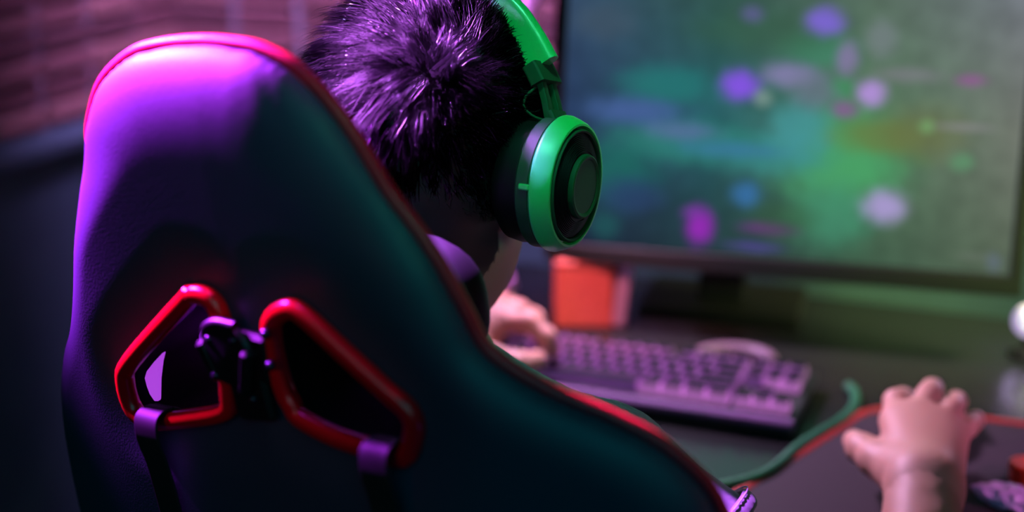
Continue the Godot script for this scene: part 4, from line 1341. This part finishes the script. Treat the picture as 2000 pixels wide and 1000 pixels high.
func build_hair(o: Node3D) -> void:
	var hm := mat("hair_black", Color(0.19, 0.18, 0.19), 0.34, 0.0, 0.8)
	var ce := Vector3(-0.002, 0.034, 0.006)
	var ra := Vector3(0.080, 0.096, 0.104)
	# whorl: where the view through the crown meets the skull
	var org := HB.transposed() * (EYE - EAR) - ce
	var dr := HB.transposed() * pray(852, 150)
	var oo := org / (ra * 1.05)
	var du := dr / (ra * 1.05)
	var bq := oo.dot(du)
	var disc := bq * bq - du.length_squared() * (oo.length_squared() - 1.0)
	var tt := (-bq - sqrt(maxf(disc, 0.0))) / du.length_squared()
	var whorl := (oo + du * tt).normalized()
	var v := PackedVector3Array()
	var n := PackedVector3Array()
	var ix := PackedInt32Array()
	var r2 := RandomNumberGenerator.new()
	r2.seed = 99
	var clumps := 0
	var tries := 0
	while clumps < 1500 and tries < 9000:
		tries += 1
		var u := Vector3(r2.randfn(), r2.randfn(), r2.randfn()).normalized()
		if clumps % 9 == 0: u = (whorl + Vector3(r2.randfn(), r2.randfn(), r2.randfn()) * 0.09).normalized()
		var p := ce + u * ra
		# scalp area
		if u.y < -0.1 and p.z < 0.0: continue
		if p.y < -0.055: continue
		if p.z < -0.075 and p.y < 0.09: continue
		if absf(p.x) > 0.05 and p.z < -0.02 and p.y < 0.03: continue
		clumps += 1
		var away := u.angle_to(whorl)
		var ln := 0.050
		if p.y < 0.06: ln = lerpf(0.028, 0.050, clampf((p.y - 0.0) / 0.06, 0, 1))
		if p.y < 0.0: ln = lerpf(0.006, 0.028, clampf((p.y + 0.05) / 0.05, 0, 1))
		if p.x > 0.02:
			ln *= lerpf(1.0, 0.45, smoothstep(0.025, 0.06, p.x))
		elif p.x < -0.05 and p.y < 0.05: ln *= 0.75
		if away < 0.3: ln *= 0.85
		ln *= r2.randf_range(0.75, 1.2)
		var nor := (u / ra).normalized()
		var tan := (u * u.dot(whorl) - whorl)
		tan = (tan - nor * tan.dot(nor)).normalized()
		var sw := nor.cross(tan)
		var tang := (tan + sw * (0.35 + r2.randf_range(-0.45, 0.45))).normalized()
		if away < 0.25: tang = (tang * away * 4.0 + (sw * r2.randfn() + tan * r2.randfn()) * (1.0 - away * 3.0)).normalized()
		var lift := r2.randf_range(0.55, 1.15) * (0.6 if p.y < 0.03 else 1.0)
		var seg := 5
		# guide of the clump
		var gd := PackedVector3Array()
		var q := p
		var d := (tang + nor * lift).normalized()
		gd.append(q)
		for s in seg:
			q += d * ln / seg
			var e := (q - ce) / ra
			var f := e.length()
			if f < 1.05: q = ce + e / f * 1.05 * ra
			var n2 := ((q - ce) / (ra * ra)).normalized()
			d = (d - n2 * 0.20 + Vector3(0, -0.10, 0) + tang * 0.08).normalized()
			gd.append(q)
		var clump_roll := r2.randf_range(-0.55, 0.55)
		var count := 24 if ln > 0.015 else 14
		for h in count:
			var off := (tang.cross(nor) * r2.randfn() + tang * r2.randfn()) * 0.0042
			var tip := Vector3(r2.randfn(), r2.randfn(), r2.randfn()) * 0.0022
			var cut := r2.randf_range(0.7, 1.08)
			var roll := clump_roll + r2.randf_range(-0.65, 0.65)
			var wd := r2.randf_range(0.00022, 0.00042)
			var base := v.size()
			for s in seg + 1:
				var t := float(s) / seg
				var g := t * seg * minf(cut, 1.0)
				var gi := mini(int(g), seg - 1)
				var c := gd[gi].lerp(gd[gi + 1], g - gi) + off * (1.0 - 0.72 * t) + tip * t * t * (1.6 if h % 9 == 0 else 1.0)
				if s == 0:
					var e0 := (c - ce) / ra
					c = ce + e0 / e0.length() * ra * 0.995
				var td := (gd[mini(gi + 1, seg)] - gd[gi]).normalized()
				var on := ((c - ce) / (ra * ra)).normalized()
				on = (on - td * on.dot(td)).normalized()
				var sd := td.cross(on)
				var nn := (on + sd * roll).normalized()
				var ww := wd * (1.0 - t * t * 0.85)
				var a := EAR + HB * (c + sd * ww) - PB
				var b := EAR + HB * (c - sd * ww) - PB
				v.append(a)
				v.append(b)
				n.append(HB * (nn + sd * 0.5).normalized())
				n.append(HB * (nn - sd * 0.5).normalized())
			for s in seg:
				var k := base + s * 2
				ix.append_array(PackedInt32Array([k, k + 2, k + 1, k + 1, k + 2, k + 3]))
	var arr := []
	arr.resize(Mesh.ARRAY_MAX)
	arr[Mesh.ARRAY_VERTEX] = v
	arr[Mesh.ARRAY_NORMAL] = n
	arr[Mesh.ARRAY_INDEX] = ix
	var m := ArrayMesh.new()
	m.add_surface_from_arrays(Mesh.PRIMITIVE_TRIANGLES, arr)
	var hh := put(o, "hair", m, hm)
	hh.set_meta("kind", "stuff")
	hh.set_meta("label", "short tousled dark hair lit violet from the left")

# ------------------------------------------------------------------ the headset, in the head's own axes (x to the right ear, y up, z back)
func build_headset() -> void:
	var o := thing("headset", "bright green over-ear headset worn on the player's head", "headset", Transform3D(HB, EAR))
	var green := mat("green_plastic", Color(0.14, 0.74, 0.36), 0.36)
	var dkgreen := mat("green_matte", Color(0.05, 0.25, 0.14), 0.6, 0.0, 0.35)
	var padm := mat("green_leatherette", Color(0.12, 0.70, 0.36), 0.34)
	grain(padm, noise_tex(0.12, 51, true, 3, 256, null, 4.0), 30.0, 0.3)
	padm.clearcoat_enabled = true
	padm.clearcoat = 0.6
	padm.clearcoat_roughness = 0.25
	var black := mat("headset_black", Color(0.016, 0.02, 0.02), 0.6, 0.0, 0.3)
	var ax := Vector3.RIGHT
	for s in [1.0, -1.0]:
		var flip := Transform3D(Basis() if s > 0 else Basis(Vector3.UP, PI), Vector3.ZERO)
		var cup := put(o, "ear_cup", mk(lathe([Vector2(0.0, 0.1085), Vector2(0.0495, 0.1085), Vector2(0.0508, 0.110), Vector2(0.0508, 0.1125), Vector2(0.0478, 0.1205), Vector2(0.0458, 0.1235), Vector2(0.0442, 0.1238), Vector2(0.0432, 0.1225), Vector2(0.0426, 0.1195), Vector2(0.0, 0.1195)], 72, ax), 35.0), green, flip)
		var cu := put(o, "ear_cushion", mk(lathe([Vector2(0.026, 0.079), Vector2(0.031, 0.073), Vector2(0.039, 0.0725), Vector2(0.0455, 0.078), Vector2(0.047, 0.087), Vector2(0.0455, 0.097), Vector2(0.03, 0.0985)], 56, ax), 60.0), black, flip)
		cu.set_meta("label", "black padded ear cushion")
		put(o, "back_plate", mk(lathe([Vector2(0.02, 0.0965), Vector2(0.0475, 0.0965), Vector2(0.049, 0.098), Vector2(0.049, 0.107), Vector2(0.047, 0.109), Vector2(0.02, 0.109)], 64, ax), 35.0), dkgreen, flip)
		put(cup, "rim", mk(lathe([Vector2(0.0395, 0.1195), Vector2(0.0418, 0.1195), Vector2(0.0418, 0.1235), Vector2(0.0408, 0.125), Vector2(0.0396, 0.1242)], 64, ax), 50.0), dkgreen)
		var gr := [Vector2(0.0, 0.1195), Vector2(0.0394, 0.1195)]
		for i in 12:
			var r := 0.0394 - i * 0.00115
			gr.append(Vector2(r, 0.1222 + i * 0.00055))
			gr.append(Vector2(r - 0.0006, 0.1222 + i * 0.00055))
			gr.append(Vector2(r - 0.0006, 0.1216 + i * 0.00055))
			gr.append(Vector2(r - 0.0011, 0.1216 + i * 0.00055))
		gr.append(Vector2(0.0, 0.1285))
		var gl := put(cup, "grille", mk(lathe(gr, 64, ax), 30.0), black)
		gl.set_meta("label", "black ribbed speaker grille")
		put(cup, "disc", mk(lathe([Vector2(0.0, 0.126), Vector2(0.0235, 0.126), Vector2(0.0242, 0.1285), Vector2(0.0236, 0.1312), Vector2(0.0222, 0.132), Vector2(0.0205, 0.1316), Vector2(0.0198, 0.1309), Vector2(0.0, 0.1309)], 56, ax), 35.0), dkgreen)
		# small latch on the rear of the cup
		put(cup, "latch", mk(box(Vector3(0.009, 0.0045, 0.004), 0.001, Vector3(0.1055, -0.004, 0.0495))), green)
		# slider arm: a plate with a slot, in the plane of the band
		var tx := Transform3D(flip.basis, Vector3.ZERO)
		var arm := []
		for z in [-1.0, 1.0]:
			arm.append(sweep(PackedVector3Array([Vector3(0.1, 0.045, 0.0092 * z), Vector3(0.095, 0.059, 0.0088 * z), Vector3(0.0885, 0.074, 0.0084 * z)]), rrect(0.0075, 0.0055, 0.0012, 2), false, Vector3(1, 0, 0)))
		arm.append(sweep(PackedVector3Array([Vector3(0.107, 0.041, 0), Vector3(0.0995, 0.052, 0)]), rrect(0.026, 0.006, 0.002, 2), false, Vector3(1, 0, 0)))
		arm.append(sweep(PackedVector3Array([Vector3(0.098, 0.045, 0), Vector3(0.093, 0.059, 0), Vector3(0.0865, 0.074, 0)]), rrect(0.013, 0.002, 0.0008, 2), false, Vector3(1, 0, 0)))
		put(o, "slider_arm", mk(join(arm), 35.0), dkgreen, tx)
		put(o, "end_cap", mk(sweep(PackedVector3Array([Vector3(0.0895, 0.0715, 0), Vector3(0.085, 0.0785, 0), Vector3(0.0805, 0.0845, 0)]), rrect(0.034, 0.0125, 0.0025, 3), false, Vector3(1, 0.2, 0)), 35.0), dkgreen, tx)
		put(o, "wire", mk(tube([Vector3(0.087, 0.068, 0.013), Vector3(0.083, 0.061, 0.0185), Vector3(0.083, 0.053, 0.020), Vector3(0.090, 0.047, 0.017), Vector3(0.1, 0.044, 0.009)], 0.0011, 6, false, 8), 180.0), dkgreen, tx)
	# padded band over the crown
	var path := catmull([Vector3(0.082, 0.0825, 0), Vector3(0.068, 0.1, 0), Vector3(0.0505, 0.1175, 0), Vector3(0.022, 0.1355, 0), Vector3(-0.01, 0.143, 0), Vector3(-0.045, 0.138, 0), Vector3(-0.07, 0.119, 0), Vector3(-0.082, 0.0985, 0), Vector3(-0.0865, 0.0805, 0)], 8)
	put(o, "headband", mk(sweep(path, rrect(0.034, 0.0135, 0.0058, 4), false, Vector3(0, 0, 1)), 50.0), padm)
